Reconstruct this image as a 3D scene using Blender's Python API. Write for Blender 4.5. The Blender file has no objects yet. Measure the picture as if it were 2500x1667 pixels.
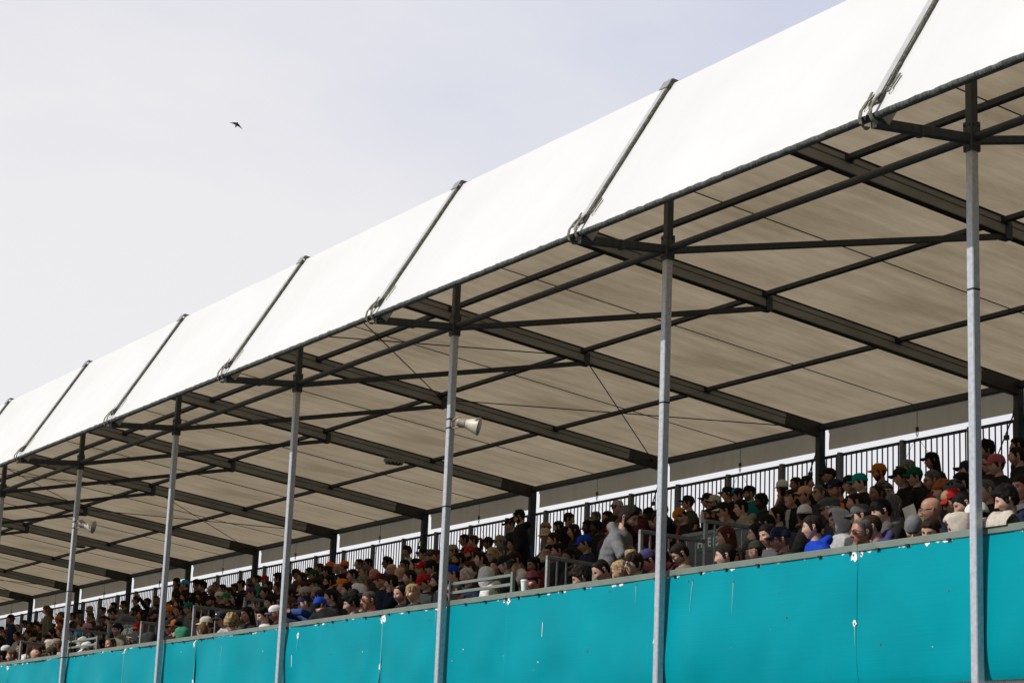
import bpy, math, random
import numpy as np
from mathutils import Vector, Matrix, noise as mnoise
C = bpy.context.scene.collection
SC = bpy.context.scene
R = math.radians
random.seed(7); rng = np.random.default_rng(7)

# ---------------------------------------------------------------- camera
CAM = Vector((12.497, -11.849, -2.474))
YAW, PIT, ROL, FPX = 0.5324, 0.2265, 0.0405, 5032.3       # FPX: focal length in photo pixels (photo 2500 wide)
cd = Vector((-math.cos(PIT)*math.cos(YAW), math.cos(PIT)*math.sin(YAW), math.sin(PIT)))
cr = cd.cross(Vector((0, 0, 1))).normalized(); cu = cr.cross(cd)
cr, cu = cr*math.cos(ROL)+cu*math.sin(ROL), -cr*math.sin(ROL)+cu*math.cos(ROL)
cam = bpy.data.cameras.new('camera'); co = bpy.data.objects.new('camera', cam); C.objects.link(co)
co.matrix_world = Matrix(((cr.x, cu.x, -cd.x, CAM.x), (cr.y, cu.y, -cd.y, CAM.y), (cr.z, cu.z, -cd.z, CAM.z), (0, 0, 0, 1)))
cam.sensor_width = 36; cam.lens = FPX/2500*36; cam.clip_end = 5000; cam.clip_start = .1
SC.camera = co
def proj(p):
    v = Vector(p)-CAM; z = v.dot(cd)
    return (1250+FPX*v.dot(cr)/z, 833.5-FPX*v.dot(cu)/z, z)
def ray(px, py): return cd+cr*((px-1250)/FPX)-cu*((py-833.5)/FPX)
def at_y(px, py, Y):
    v = ray(px, py); return CAM+v*((Y-CAM.y)/v.y)

# ---------------------------------------------------------------- light
SUN = Vector((-.14, -.765, .625)).normalized()
w = bpy.data.worlds.new('World'); SC.world = w; w.use_nodes = True
nt = w.node_tree; nt.nodes.clear(); N = nt.nodes.new; LK = nt.links.new
out = N('ShaderNodeOutputWorld'); bg = N('ShaderNodeBackground'); bg.inputs[1].default_value = .06
sky = N('ShaderNodeTexSky'); sky.sky_type = 'NISHITA'; sky.sun_disc = False
sky.sun_elevation = math.asin(SUN.z); sky.sun_rotation = math.atan2(SUN.x, SUN.y)
tc = N('ShaderNodeTexCoord'); mp = N('ShaderNodeMapping'); mp.inputs['Rotation'].default_value = (0, R(25), R(-35)); mp.inputs['Scale'].default_value = (3.0, 1.0, 3.6)
LK(tc.outputs['Generated'], mp.inputs[0])
nz = N('ShaderNodeTexNoise'); nz.inputs['Scale'].default_value = 2.2; nz.inputs['Detail'].default_value = 5; nz.inputs['Roughness'].default_value = .55
LK(mp.outputs[0], nz.inputs[0])
# thin bright cloud fills the sky at the far end of the stand; it thins out to blue overhead and behind
dp = N('ShaderNodeVectorMath'); dp.operation = 'DOT_PRODUCT'; dp.inputs[1].default_value = Vector((-.93, -.10, -.36)).normalized()
LK(tc.outputs['Generated'], dp.inputs[0])
mr = N('ShaderNodeMapRange'); mr.inputs[1].default_value = .05; mr.inputs[2].default_value = .80; mr.inputs[3].default_value = 0; mr.inputs[4].default_value = 1.3; mr.clamp = False
LK(dp.outputs['Value'], mr.inputs[0])
nm_ = N('ShaderNodeMath'); nm_.operation = 'MULTIPLY_ADD'; nm_.inputs[1].default_value = 1.1; nm_.inputs[2].default_value = -.42; LK(nz.outputs[0], nm_.inputs[0])
mx0 = N('ShaderNodeMath'); mx0.operation = 'ADD'; LK(nm_.outputs[0], mx0.inputs[0]); LK(mr.outputs[0], mx0.inputs[1])
mix = N('ShaderNodeMix'); mix.data_type = 'RGBA'
mf_ = N('ShaderNodeMapRange'); mf_.inputs[1].default_value = 0; mf_.inputs[2].default_value = .55; LK(mx0.outputs[0], mf_.inputs[0]); LK(mf_.outputs[0], mix.inputs[0]); LK(sky.outputs[0], mix.inputs[6]); pass
sz = N('ShaderNodeSeparateXYZ'); LK(tc.outputs['Generated'], sz.inputs[0])
hz_ = N('ShaderNodeMapRange'); hz_.inputs[1].default_value = .10; hz_.inputs[2].default_value = .34; LK(sz.outputs['Z'], hz_.inputs[0])
hm_ = N('ShaderNodeMix'); hm_.data_type = 'RGBA'; hm_.inputs[6].default_value = (14.3, 14.2, 14.7, 1)
cv_ = N('ShaderNodeMix'); cv_.data_type = 'RGBA'; cv_.inputs[6].default_value = (9.9, 10.5, 13.0, 1); cv_.inputs[7].default_value = (13.9, 13.8, 14.2, 1)
cr2 = N('ShaderNodeMapRange'); cr2.inputs[1].default_value = .60; cr2.inputs[2].default_value = 1.30; LK(mx0.outputs[0], cr2.inputs[0]); LK(cr2.outputs[0], cv_.inputs[0]); LK(cv_.outputs[2], hm_.inputs[7])
LK(hz_.outputs[0], hm_.inputs[0]); LK(hm_.outputs[2], mix.inputs[7]); LK(mix.outputs[2], bg.inputs[0]); LK(bg.outputs[0], out.inputs[0])
sl = bpy.data.lights.new('sun', 'SUN'); sl.energy = 3.9; sl.angle = R(.5); sl.color = (1, .965, .915)
so = bpy.data.objects.new('sun', sl); C.objects.link(so); so.rotation_euler = (-SUN).to_track_quat('-Z', 'Y').to_euler()
SC.view_settings.view_transform = 'Standard'; SC.view_settings.look = 'None'; SC.view_settings.exposure = 0; SC.view_settings.gamma = 1

# ---------------------------------------------------------------- helpers
def tag(o, label=None, cat=None, group=None, kind=None):
    if label: o['label'] = label
    if cat: o['category'] = cat
    if group: o['group'] = group
    if kind: o['kind'] = kind
    return o
def empty(name, loc=(0, 0, 0), rz=0, **k):
    o = bpy.data.objects.new(name, None); C.objects.link(o); o.location = loc; o.rotation_euler = (0, 0, rz); o.empty_display_size = .2
    return tag(o, **k)
class MB:
    def __init__(s): s.v = []; s.f = []; s.m = []; s.sm = []
    def add(s, vs, fs, m=0, smooth=False):
        b = len(s.v); s.v += [tuple(p) for p in vs]
        for f in fs: s.f.append([b+i for i in f]); s.m.append(m); s.sm.append(smooth)
    def box(s, lo, hi, m=0):
        (a, b, c), (d, e, f) = lo, hi
        s.add([(a,b,c),(d,b,c),(d,e,c),(a,e,c),(a,b,f),(d,b,f),(d,e,f),(a,e,f)],
              [(0,3,2,1),(4,5,6,7),(0,1,5,4),(1,2,6,5),(2,3,7,6),(3,0,4,7)], m)
    def beam(s, p, q, wd, ht, up=(0,0,1), m=0):
        p = Vector(p); q = Vector(q); d = (q-p).normalized(); u = Vector(up); sd = d.cross(u)
        if sd.length < 1e-4: sd = d.cross(Vector((0,1,0)))
        sd.normalize(); u = sd.cross(d); c = min(wd, ht)*.09
        prof = [(-1,-1,1,0),(-1,-1,0,1),(-1,1,0,-1),(-1,1,1,0),(1,1,-1,0),(1,1,0,-1),(1,-1,0,1),(1,-1,-1,0)]
        pr = [(a*wd/2+k*c, b*ht/2+l*c) for a, b, k, l in prof]
        vs = [p+sd*a+u*b for a, b in pr]+[q+sd*a+u*b for a, b in pr]
        n = 8
        s.add(vs, [(i, (i+1) % n, n+(i+1) % n, n+i) for i in range(n)]+[tuple(range(n-1, -1, -1)), tuple(range(n, 2*n))], m)
    def tube(s, pts, r, n=8, m=0, cap=True, smooth=True):
        pts = [Vector(p) for p in pts]; rs = r if isinstance(r, (list, tuple)) else [r]*len(pts)
        rings = []; prev = None
        for i, p in enumerate(pts):
            d = (pts[min(i+1, len(pts)-1)]-pts[max(i-1, 0)]).normalized()
            a = prev if prev is not None else (Vector((0,0,1)) if abs(d.z) < .9 else Vector((1,0,0)))
            a = (a-d*a.dot(d)).normalized(); prev = a; b = d.cross(a)
            rings.append([p+(a*math.cos(t)+b*math.sin(t))*rs[i] for t in [2*math.pi*k/n for k in range(n)]])
        vs = [v for g in rings for v in g]; fs = []
        for i in range(len(pts)-1):
            for k in range(n): fs.append((i*n+k, i*n+(k+1) % n, (i+1)*n+(k+1) % n, (i+1)*n+k))
        s.add(vs, fs, m, smooth)
        if cap: s.add(rings[0], [tuple(range(n-1,-1,-1))], m); s.add(rings[-1], [tuple(range(n))], m)
    def build(s, name, mats, parent=None):
        me = bpy.data.meshes.new(name); me.from_pydata(s.v, [], s.f)
        if not isinstance(mats, (list, tuple)): mats = [mats]
        for x in mats: me.materials.append(x)
        me.polygons.foreach_set('material_index', s.m); me.polygons.foreach_set('use_smooth', s.sm); me.update()
        o = bpy.data.objects.new(name, me); C.objects.link(o)
        if parent: o.parent = parent
        return o

# ---------------------------------------------------------------- materials
def mat(name, col, rough=.6, metal=0, spec=.5):
    m = bpy.data.materials.new(name); m.use_nodes = True
    b = m.node_tree.nodes['Principled BSDF']; b.inputs['Base Color'].default_value = (*col, 1)
    b.inputs['Roughness'].default_value = rough; b.inputs['Metallic'].default_value = metal; b.inputs['Specular IOR Level'].default_value = spec
    return m, m.node_tree, b
def nmat(name, c1, c2, scale=8, rough=.6, stretch=(1,1,1), rot=(0,0,0), lo=.35, hi=.65, bump=0, metal=0, detail=4, bscale=None, spec=.5):
    m, t, b = mat(name, c1, rough, metal, spec)
    tc = t.nodes.new('ShaderNodeTexCoord'); mp = t.nodes.new('ShaderNodeMapping'); nz = t.nodes.new('ShaderNodeTexNoise'); rp = t.nodes.new('ShaderNodeValToRGB')
    mp.inputs['Scale'].default_value = stretch; mp.inputs['Rotation'].default_value = rot
    nz.inputs['Scale'].default_value = scale; nz.inputs['Detail'].default_value = detail
    rp.color_ramp.elements[0].position = lo; rp.color_ramp.elements[1].position = hi
    rp.color_ramp.elements[0].color = (*c1, 1); rp.color_ramp.elements[1].color = (*c2, 1)
    L = t.links.new; L(tc.outputs['Object'], mp.inputs[0]); L(mp.outputs[0], nz.inputs[0]); L(nz.outputs[0], rp.inputs[0]); L(rp.outputs[0], b.inputs['Base Color'])
    if bump:
        bp = t.nodes.new('ShaderNodeBump'); bp.inputs['Strength'].default_value = bump; bp.inputs['Distance'].default_value = .01
        src = nz
        if bscale:
            src = t.nodes.new('ShaderNodeTexNoise'); src.inputs['Scale'].default_value = bscale; L(mp.outputs[0], src.inputs[0])
        L(src.outputs[0], bp.inputs['Height']); L(bp.outputs[0], b.inputs['Normal'])
    return m
M = {}
M['galv'] = nmat('galvanised_steel', (.39,.415,.45), (.545,.57,.605), 24, .46, metal=.35, lo=.3, hi=.7, bump=.02, detail=6)
M['steel'] = nmat('dark_weathered_steel', (.020,.026,.033), (.042,.050,.060), 14, .55, stretch=(3,3,.6), lo=.3, hi=.7)
M['alu'] = nmat('grey_aluminium', (.235,.235,.225), (.30,.30,.285), 6, .5, stretch=(1,.3,1))
M['alud'] = nmat('dark_aluminium', (.015,.015,.015), (.03,.03,.03), 6, .5)
M['keder'] = nmat('pale_aluminium', (.40,.39,.385), (.47,.46,.455), 9, .4)
M['greenrail'] = nmat('grey_green_paint', (.125,.165,.135), (.17,.205,.17), 5, .5, lo=.3, hi=.7)
M['black'] = mat('black_rubber', (.012,.012,.013), .6)[0]
M['strap'] = nmat('weathered_webbing', (.09,.085,.06), (.22,.21,.16), 30, .9)
M['lace'] = nmat('dirty_lacing', (.02,.024,.02), (.10,.105,.095), 40, .9, stretch=(1.6,1,.35), rot=(0,R(35),0), lo=.35, hi=.62, bump=.6)
M['cable'] = mat('dark_cable', (.02,.02,.02), .5)[0]
M['chip'] = mat('bare_white_primer', (.78,.78,.77), .7)[0]
M['rust'] = mat('rusty_screw', (.13,.06,.04), .8)[0]
M['drip'] = mat('pale_run_mark', (.16,.40,.40), .6)[0]
M['concrete'] = nmat('concrete', (.16,.16,.155), (.24,.235,.225), 3, .85)
M['deck'] = nmat('grey_deck', (.05,.052,.055), (.085,.085,.085), 6, .7)
M['whiteboard'] = nmat('white_cladding', (.66,.66,.65), (.74,.74,.73), 2, .6)
M['horn'] = nmat('cream_plastic', (.55,.51,.42), (.62,.58,.48), 5, .45)
M['signgreen'] = mat('sign_green', (.0,.13,.075), .5)[0]
M['white'] = mat('white_print', (.80,.80,.80), .6)[0]
M['paper'] = mat('white_paper', (.78,.78,.80), .8)[0]
M['grass'] = nmat('grass', (.035,.06,.018), (.07,.095,.03), .8, .9)
M['asphalt'] = nmat('pale_asphalt', (.07,.068,.064), (.105,.10,.095), 1.2, .9)

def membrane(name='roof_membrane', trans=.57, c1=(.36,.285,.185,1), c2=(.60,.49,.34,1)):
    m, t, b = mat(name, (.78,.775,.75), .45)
    L = t.links.new; NN = t.nodes.new
    tc = NN('ShaderNodeTexCoord'); geo = NN('ShaderNodeNewGeometry')
    def noise(scale, stretch, rot=(0,0,0), det=5):
        mp = NN('ShaderNodeMapping'); mp.inputs['Scale'].default_value = stretch; mp.inputs['Rotation'].default_value = rot
        n = NN('ShaderNodeTexNoise'); n.inputs['Scale'].default_value = scale; n.inputs['Detail'].default_value = det
        L(tc.outputs['Object'], mp.inputs[0]); L(mp.outputs[0], n.inputs[0]); return n
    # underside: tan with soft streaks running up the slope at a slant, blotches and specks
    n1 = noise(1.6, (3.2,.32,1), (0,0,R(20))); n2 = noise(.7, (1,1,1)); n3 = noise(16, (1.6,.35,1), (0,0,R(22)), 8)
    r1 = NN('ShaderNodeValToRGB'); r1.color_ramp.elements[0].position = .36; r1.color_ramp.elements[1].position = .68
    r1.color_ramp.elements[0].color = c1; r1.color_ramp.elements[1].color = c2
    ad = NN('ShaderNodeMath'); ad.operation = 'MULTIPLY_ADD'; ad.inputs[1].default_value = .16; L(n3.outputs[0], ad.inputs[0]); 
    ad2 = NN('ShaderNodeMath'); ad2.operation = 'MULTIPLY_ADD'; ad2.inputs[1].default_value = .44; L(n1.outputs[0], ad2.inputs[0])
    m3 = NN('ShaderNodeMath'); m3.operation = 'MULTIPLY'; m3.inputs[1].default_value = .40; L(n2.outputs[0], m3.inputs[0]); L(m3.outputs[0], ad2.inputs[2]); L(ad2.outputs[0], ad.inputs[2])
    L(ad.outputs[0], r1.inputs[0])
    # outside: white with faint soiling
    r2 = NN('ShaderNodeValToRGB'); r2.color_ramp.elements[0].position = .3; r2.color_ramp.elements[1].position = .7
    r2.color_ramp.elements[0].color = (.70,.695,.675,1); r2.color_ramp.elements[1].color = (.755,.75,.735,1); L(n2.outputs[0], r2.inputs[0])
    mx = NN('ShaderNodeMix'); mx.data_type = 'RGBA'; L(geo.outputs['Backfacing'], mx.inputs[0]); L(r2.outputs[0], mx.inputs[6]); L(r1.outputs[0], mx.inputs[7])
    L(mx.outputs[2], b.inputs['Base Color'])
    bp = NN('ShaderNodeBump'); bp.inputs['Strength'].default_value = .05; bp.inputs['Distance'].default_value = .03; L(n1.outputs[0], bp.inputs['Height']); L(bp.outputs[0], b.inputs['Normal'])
    tr = NN('ShaderNodeBsdfTranslucent'); L(r1.outputs[0], tr.inputs[0])
    ms = NN('ShaderNodeMixShader'); fm_ = NN('ShaderNodeMath'); fm_.operation = 'MULTIPLY_ADD'; fm_.inputs[1].default_value = trans-.10; fm_.inputs[2].default_value = .10; L(geo.outputs['Backfacing'], fm_.inputs[0]); L(fm_.outputs[0], ms.inputs[0])
    L(b.outputs[0], ms.inputs[1]); L(tr.outputs[0], ms.inputs[2]); L(ms.outputs[0], t.nodes['Material Output'].inputs[0])
    return m
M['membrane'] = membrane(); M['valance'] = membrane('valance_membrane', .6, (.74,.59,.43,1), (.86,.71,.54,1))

def teal():
    m, t, b = mat('teal_painted_sheet', (.002,.30,.385), .5, spec=.05)
    L = t.links.new; NN = t.nodes.new
    tc = NN('ShaderNodeTexCoord')
    def noise(scale, stretch, det=4):
        mp = NN('ShaderNodeMapping'); mp.inputs['Scale'].default_value = stretch
        n = NN('ShaderNodeTexNoise'); n.inputs['Scale'].default_value = scale; n.inputs['Detail'].default_value = det
        L(tc.outputs['Object'], mp.inputs[0]); L(mp.outputs[0], n.inputs[0]); return n
    base = noise(1.3, (1,1,1)); r = NN('ShaderNodeValToRGB'); r.color_ramp.elements[0].position = .3; r.color_ramp.elements[1].position = .7
    r.color_ramp.elements[0].color = (.0,.235,.285,1); r.color_ramp.elements[1].color = (.0,.275,.335,1); L(base.outputs[0], r.inputs[0])
    # scattered flecks of bare primer
    fl = noise(22, (1,1,.8), 3); fr = NN('ShaderNodeValToRGB'); fr.color_ramp.elements[0].position = .80; fr.color_ramp.elements[1].position = .81; L(fl.outputs[0], fr.inputs[0])
    # ragged bare edge along the top of each sheet
    sx = NN('ShaderNodeSeparateXYZ'); L(tc.outputs['Object'], sx.inputs[0])
    en = noise(9, (1,1,.3), 6)
    ma = NN('ShaderNodeMath'); ma.operation = 'MULTIPLY_ADD'; ma.inputs[1].default_value = -.2; ma.inputs[2].default_value = .046; L(en.outputs[0], ma.inputs[0])
    gt = NN('ShaderNodeMath'); gt.operation = 'GREATER_THAN'; L(sx.outputs['Z'], gt.inputs[0]); L(ma.outputs[0], gt.inputs[1])
    mxm = NN('ShaderNodeMath'); mxm.operation = 'MAXIMUM'; L(fr.outputs[0], mxm.inputs[0]); L(gt.outputs[0], mxm.inputs[1])
    mx = NN('ShaderNodeMix'); mx.data_type = 'RGBA'; L(mxm.outputs[0], mx.inputs[0]); L(r.outputs[0], mx.inputs[6]); mx.inputs[7].default_value = (.74,.75,.75,1)
    L(mx.outputs[2], b.inputs['Base Color'])
    rb = noise(6, (.25,1,9), 5); bp = NN('ShaderNodeBump'); bp.inputs['Strength'].default_value = .10; bp.inputs['Distance'].default_value = .012
    L(rb.outputs[0], bp.inputs['Height']); L(bp.outputs[0], b.inputs['Normal'])
    return m
M['teal'] = teal()
# ---------------------------------------------------------------- setting
g = MB(); g.add([(-3000,-3000,-4.12),(3000,-3000,-4.12),(3000,3000,-4.12),(-3000,3000,-4.12)], [(0,1,2,3)])
tag(g.build('ground', M['grass']), kind='structure')
g = MB(); g.add([(-300,-60,-4.116),(200,-60,-4.116),(200,14,-4.116),(-300,14,-4.116)], [(0,1,2,3)])
tag(g.build('apron', M['asphalt']), kind='structure')

# ---------------------------------------------------------------- canopy
L0 = 4.5
EY, EZ = -1.124, 3.317; RY, RZ = -.02, 5.137; CY, CZ = 9.394, 3.999; BY, BZ = 4.781, 4.39; JZ = 3.349
def rz(y): return RZ+(CZ-RZ)*(y-RY)/(CY-RY)
FR = list(range(-2, 17))
can = empty('grandstand_canopy', label='long canopy of white membrane bays on galvanised posts over the crowd', cat='canopy')
P = lambda name, mb, mats, par=can: mb.build(name, mats, par)
dn = Vector((0, CY-RY, CZ-RZ)).normalized(); nn = Vector((0, -dn.z, dn.y))           # down the rear slope, its normal
fu = Vector((0, RY-EY, RZ-EZ)).normalized(); fn = Vector((0, -fu.z, fu.y))           # up the front slope, its normal
first = {}
def part(name, mb, mats, par, x):
    o = mb.build(name, mats, par); return o
def rep(key, x, make):
    """build once at x=0, then copy (with its children) along the stand"""
    if key not in first: first[key] = make()
    src = first[key]
    def cp(o, par):
        c = o.copy(); C.objects.link(c); c.parent = par
        for ch in list(o.children): cp(ch, c)
        return c
    if x is None: return src
    o = src if not src.get('_used') else cp(src, can)
    src['_used'] = 1; o.location.x = x
    return o
def mk_post():
    b = MB(); b.beam((0,0,-4.12), (0,0,JZ-.1), .08, .08, up=(0,1,0)); o = P('post', b, M['galv'])
    h = MB(); h.beam((0,0,JZ+.1), (0,0,5.02), .08, .08, up=(0,1,0)); h.build('shaded_post_head', M['steel'], o)  # top of the post in dark steel, eave shadow put into its colour
    s = MB(); s.beam((0,0,JZ-.13), (0,0,JZ+.13), .112, .112, up=(0,1,0)); 
    for dx in (-.03,.03):
        for dz in (-.1,.1): s.tube([(dx,-.055,JZ+dz),(dx,-.066,JZ+dz)], .011, 6)
        for dz in (-.1,.1): s.tube([(.055,dx,JZ+dz),(.066,dx,JZ+dz)], .011, 6)
    s.build('joint_sleeve', M['steel'], o); return o
def mk_rafter():
    b = MB(); a0 = Vector((0,RY,RZ))-nn*.115; a1 = Vector((0,CY,CZ))-nn*.115
    b.beam(a0, a1, .10, .2, up=nn); o = P('rafter', b, M['alu'])
    g = MB()
    for sgn in (-1,1): g.beam(a0+Vector((sgn*.0515,0,0))+nn*.02, a1+Vector((sgn*.0515,0,0))+nn*.02, .004, .012, up=nn)
    g.beam(a0-nn*.104, a1-nn*.104, .104, .01, up=nn)  # full-width black strip paints the shade on the rafter's underside
    g.beam(a0+nn*.106, a1+nn*.106, .13, .014, up=nn)
    g.build('track_and_shade', M['alud'], o)
    h = MB(); h.beam(a1-dn*.75-nn*.012, a1-dn*.02-nn*.012, .116, .205, up=nn); h.build('end_sleeve', M['alud'], o)
    for y in (2.381, 4.72, 7.055):
        c = MB(); q = Vector((0,y,rz(y)))-nn*.06; c.beam(q-dn*.05, q+dn*.05, .17, .085, up=nn); c.build('cleat', M['alud'], o)
    return o
def mk_frontrafter():
    b = MB(); b.beam(Vector((0,EY,EZ))+fu*.02-fn*.1, Vector((0,RY,RZ))-fn*.1-fu*.05, .1, .16, up=fn); return P('front_rafter', b, M['alu'])
def mk_col():
    b = MB(); b.beam((0,CY+.0,-.5), (0,CY+.0,CZ-.1), .1, .14, up=(0,1,0)); return P('rear_column', b, M['steel'])
def mk_strut1():
    b = MB(); b.beam((0,EY+.03,EZ-.07), (0,-.04,JZ-.02), .07, .085); b.beam((0,EY+.52,EZ-.04), (0,EY+.56,EZ-.037), .08, .1); return P('front_strut', b, M['steel'])
def mk_strut2():
    b = MB(); b.beam((0,.04,JZ-.02), (0,BY,BZ-.05), .065, .07); o = P('rear_strut', b, M['steel'])
    k = MB(); k.beam((0,BY-.01,rz(BY)-.12), (0,BY-.01,BZ-.1), .075, .1, up=(0,1,0)); k.box((-.062,BY-.05,rz(BY)-.26),(-.052,BY+.05,rz(BY)-.06)); k.box((.052,BY-.05,rz(BY)-.26),(.062,BY+.05,rz(BY)-.06))
    k.build('hanger', M['steel'], o); return o
def mk_cover():
    b = MB(); e = Vector((0,EY,EZ)); r = Vector((0,RY,RZ))
    b.beam(e+fu*.13+fn*.032, r-fu*.03+fn*.032, .085, .016, up=fn); o = P('seam_cover', b, M['keder'])
    d = MB(); n = 34
    d.beam(e+fu*.11+fn*.012, r-fu*.05+fn*.012, .108, .022, up=fn)
    for k in range(n):
        a = .12+(r-e).length*.93*k/n; l = (r-e).length*.93/n*random.uniform(.85,1.15); wd = random.uniform(.012,.024)
        d.beam(e+fu*a+fn*.02+Vector((.052,0,0)), e+fu*(a+l)+fn*.02+Vector((.052,0,0)), wd, random.uniform(.015,.03), up=fn)
    for k in range(10):
        a = .1+random.random()**2*1.5; d.beam(e+fu*a+fn*.015+Vector((-.053,0,0)), e+fu*(a+.1)+fn*.015+Vector((-.055,0,0)), .02, .02, up=fn)
    d.build('cover_edge', M['strap'], o)
    c = MB(); c.beam(r-fu*.10+fn*.046, r+fu*.025+fn*.046, .15, .010, up=fn); q = r+fu*.03+fn*.04; c.beam(q, q+dn*.2+Vector((0,0,.0)), .15, .010, up=nn); c.build('ridge_cap', M['alu'], o)
    for sgn in (-1,1):
        s = MB(); x = sgn*.048
        path = [e+fu*.20+fn*.04, e+fu*.10+fn*.06, e+fu*.0+fn*.062, e-fu*.055+fn*.04, e-fu*.085+fn*.0, e-fu*.085-fn*.05, e-fu*.055-fn*.09]
        path = [p+Vector((x+sgn*.012*i/2,0,0)) for i, p in enumerate(path)]
        for a, bb in zip(path[:-1], path[1:]): s.beam(a, bb, .038, .009, up=Vector((0,-1,.2)))
        s.build('webbing_strap', M['strap'], o)
        u = MB(); base = e+fu*(.14 if sgn < 0 else .26)+fn*.02+Vector((sgn*.12,0,0))
        u.beam(base-fu*.0, base+fu*.15+Vector((sgn*.02,0,0)), .028, .01, up=fn)
        ring = [base+fu*(-.03+.035*math.cos(t))+Vector((.022*math.sin(t),0,0))+fn*.005 for t in [2*math.pi*k/10 for k in range(11)]]
        u.tube(ring, .006, 5); u.build('buckle', M['strap'], o)
    return o
for n in FR:
    x = -n*L0
    rep('post', x, mk_post); rep('rafter', x, mk_rafter); rep('frontrafter', x, mk_frontrafter); rep('col', x, mk_col)
    rep('strut1', x, mk_strut1); rep('strut2', x, mk_strut2); rep('cover', x, mk_cover)
def bar(name, y, z, wd, ht, m, inset=.05, tubular=False, up=(0,0,1)):
    def mk():
        b = MB()
        if tubular: b.tube([(inset-L0,y,z),(-inset,y,z)], wd/2, 12)
        else: b.beam((inset-L0,y,z), (-inset,y,z), wd, ht, up=up)
        return P(name, b, M[m])
    return mk
def sheet(f, nu, nv, flip=False):
    """grid sheet of f(u,v); returns verts, faces"""
    vs = [f(i/nu, j/nv) for j in range(nv+1) for i in range(nu+1)]
    fs = []
    for j in range(nv):
        for i in range(nu):
            a = j*(nu+1)+i; q = (a, a+1, a+nu+2, a+nu+1); fs.append(q[::-1] if flip else q)
    return vs, fs
for n in FR[:-1]:
    x = -n*L0
    rep('tie', x, bar('tie_beam', 0, JZ-.01, .075, .075, 'steel', .05, True))
    for k, (y, s) in enumerate(((2.381,.07),(4.72,.065),(7.055,.065))):
        q = Vector((0,y,rz(y)))-nn*.05; rep('purlin%d' % k, x, bar('purlin', q.y, q.z, s, s, 'steel', .05, False, nn))
    rep('eave', x, bar('front_eave_bar', EY+.05, EZ-.0, .06, .06, 'steel'))
    q = Vector((0,CY-.03,CZ-.075)); rep('reave', x, bar('rear_eave_beam', q.y, q.z, .085, .1, 'steel', .05, False, nn))
    b = MB(); sd = n*3.7
    def fp(u, v):
        p = Vector((-L0*u, EY+(RY-EY)*v, EZ+(RZ-EZ)*v)); s = math.sin(math.pi*u)
        wr = mnoise.noise(Vector((u*5+sd, v*2, 1)))*.006*s + mnoise.noise(Vector((u*1.6+sd, v*.9, 5)))*.02*s*math.sin(math.pi*v)
        return p+fn*(-.025*s*math.sin(math.pi*v)+wr)
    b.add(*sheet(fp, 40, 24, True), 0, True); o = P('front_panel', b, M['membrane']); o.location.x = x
    b = MB()
    def rpn(u, v):
        p = Vector((-L0*u, RY+(CY+.1-RY)*v, RZ+(CZ-RZ)*v*1.0106)); s = math.sin(math.pi*u)
        wr = mnoise.noise(Vector((u*6+sd, v*3+u*2, 9)))*.007*s
        return p+nn*(.004-.014*s+wr)
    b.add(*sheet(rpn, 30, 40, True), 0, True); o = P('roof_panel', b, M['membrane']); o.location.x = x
    b = MB(); b.tube([Vector(rpn(.5, v/20))-nn*.006 for v in range(21)], .008, 5); o = P('weld_seam', b, M['alud']); o.location.x = x
    # laced hem under the front eave
    b = MB(); pts = []; rs = []; k = 90
    for i in range(k+1):
        u = i/k; pts.append((-L0*u*.985-.03, EY-.005, EZ-.03-.01*mnoise.noise(Vector((u*40+sd,3,1))))); rs.append(.030+.006*mnoise.noise(Vector((u*55+sd,0,0))))
    b.tube(pts, rs, 8); o = P('laced_hem', b, M['lace']); o.location.x = x
    # rear valance
    b = MB()
    def va(u, v):
        z = CZ-.03-.40*v; return Vector((-L0*(.02+.96*u), CY+.09+(.02 if v > .28 else 0)+.012*mnoise.noise(Vector((u*4+sd,v*2,0))), z))
    b.add(*sheet(va, 30, 12, True), 0, True); o = P('valance', b, M['valance']); o.location.x = x
    h = MB(); mid = -L0*.5
    h.tube([(mid,CY+.07,CZ-.05),(mid,CY+.07,3.6)], .005, 5)
    h.tube([(mid+.022*math.sin(t),CY+.07,3.545+.045*math.cos(t)) for t in [2*math.pi*k/12 for k in range(13)]], .007, 5)
    h.box((mid-.02,CY+.055,3.59),(mid+.02,CY+.085,3.64))
    for sgn in (-1,1): h.tube([(mid,CY+.07,3.5),(mid+sgn*.75,CY+.07,2.6)], .0035, 4)
    o2 = h.build('hook', M['cable'], o)
for n in (3, 7, 11):       # braced bays
    xa, xb = -n*L0, -(n+1)*L0
    b = MB()
    for y0, y1 in ((RY+.15, 4.72), (4.8, CY-.25)):
        for p, q in ((xa, xb), (xb, xa)):
            A = Vector((p+(-.06 if p == xa else .06), y0, rz(y0)-.11)); Z = Vector((q+(-.06 if q == xa else .06), y1, rz(y1)-.11)); b.tube([A, Z], .009, 6)
            b.tube([Z.lerp(A, .0), Z.lerp(A, .03)], .018, 6)
    P('brace_cable', b, M['cable'])
for n in (1, 2, 3, 4, 6, 8):
    x = -n*L0; b = MB(); b.tube([(x-.05,CY-.02,3.72),(x-.12,CY,3.5),(x-.62,CY+.1,2.86)], [.012,.012,.009], 6)
    b.tube([(x+.08,CY,3.6),(x+.09,CY+.02,3.35),(x+.11,CY+.02,3.05)], .014, 5)
    b.box((x-.34,CY+.02,3.17),(x-.26,CY+.06,3.24)); P('ratchet_strap', b, M['cable'])
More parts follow.
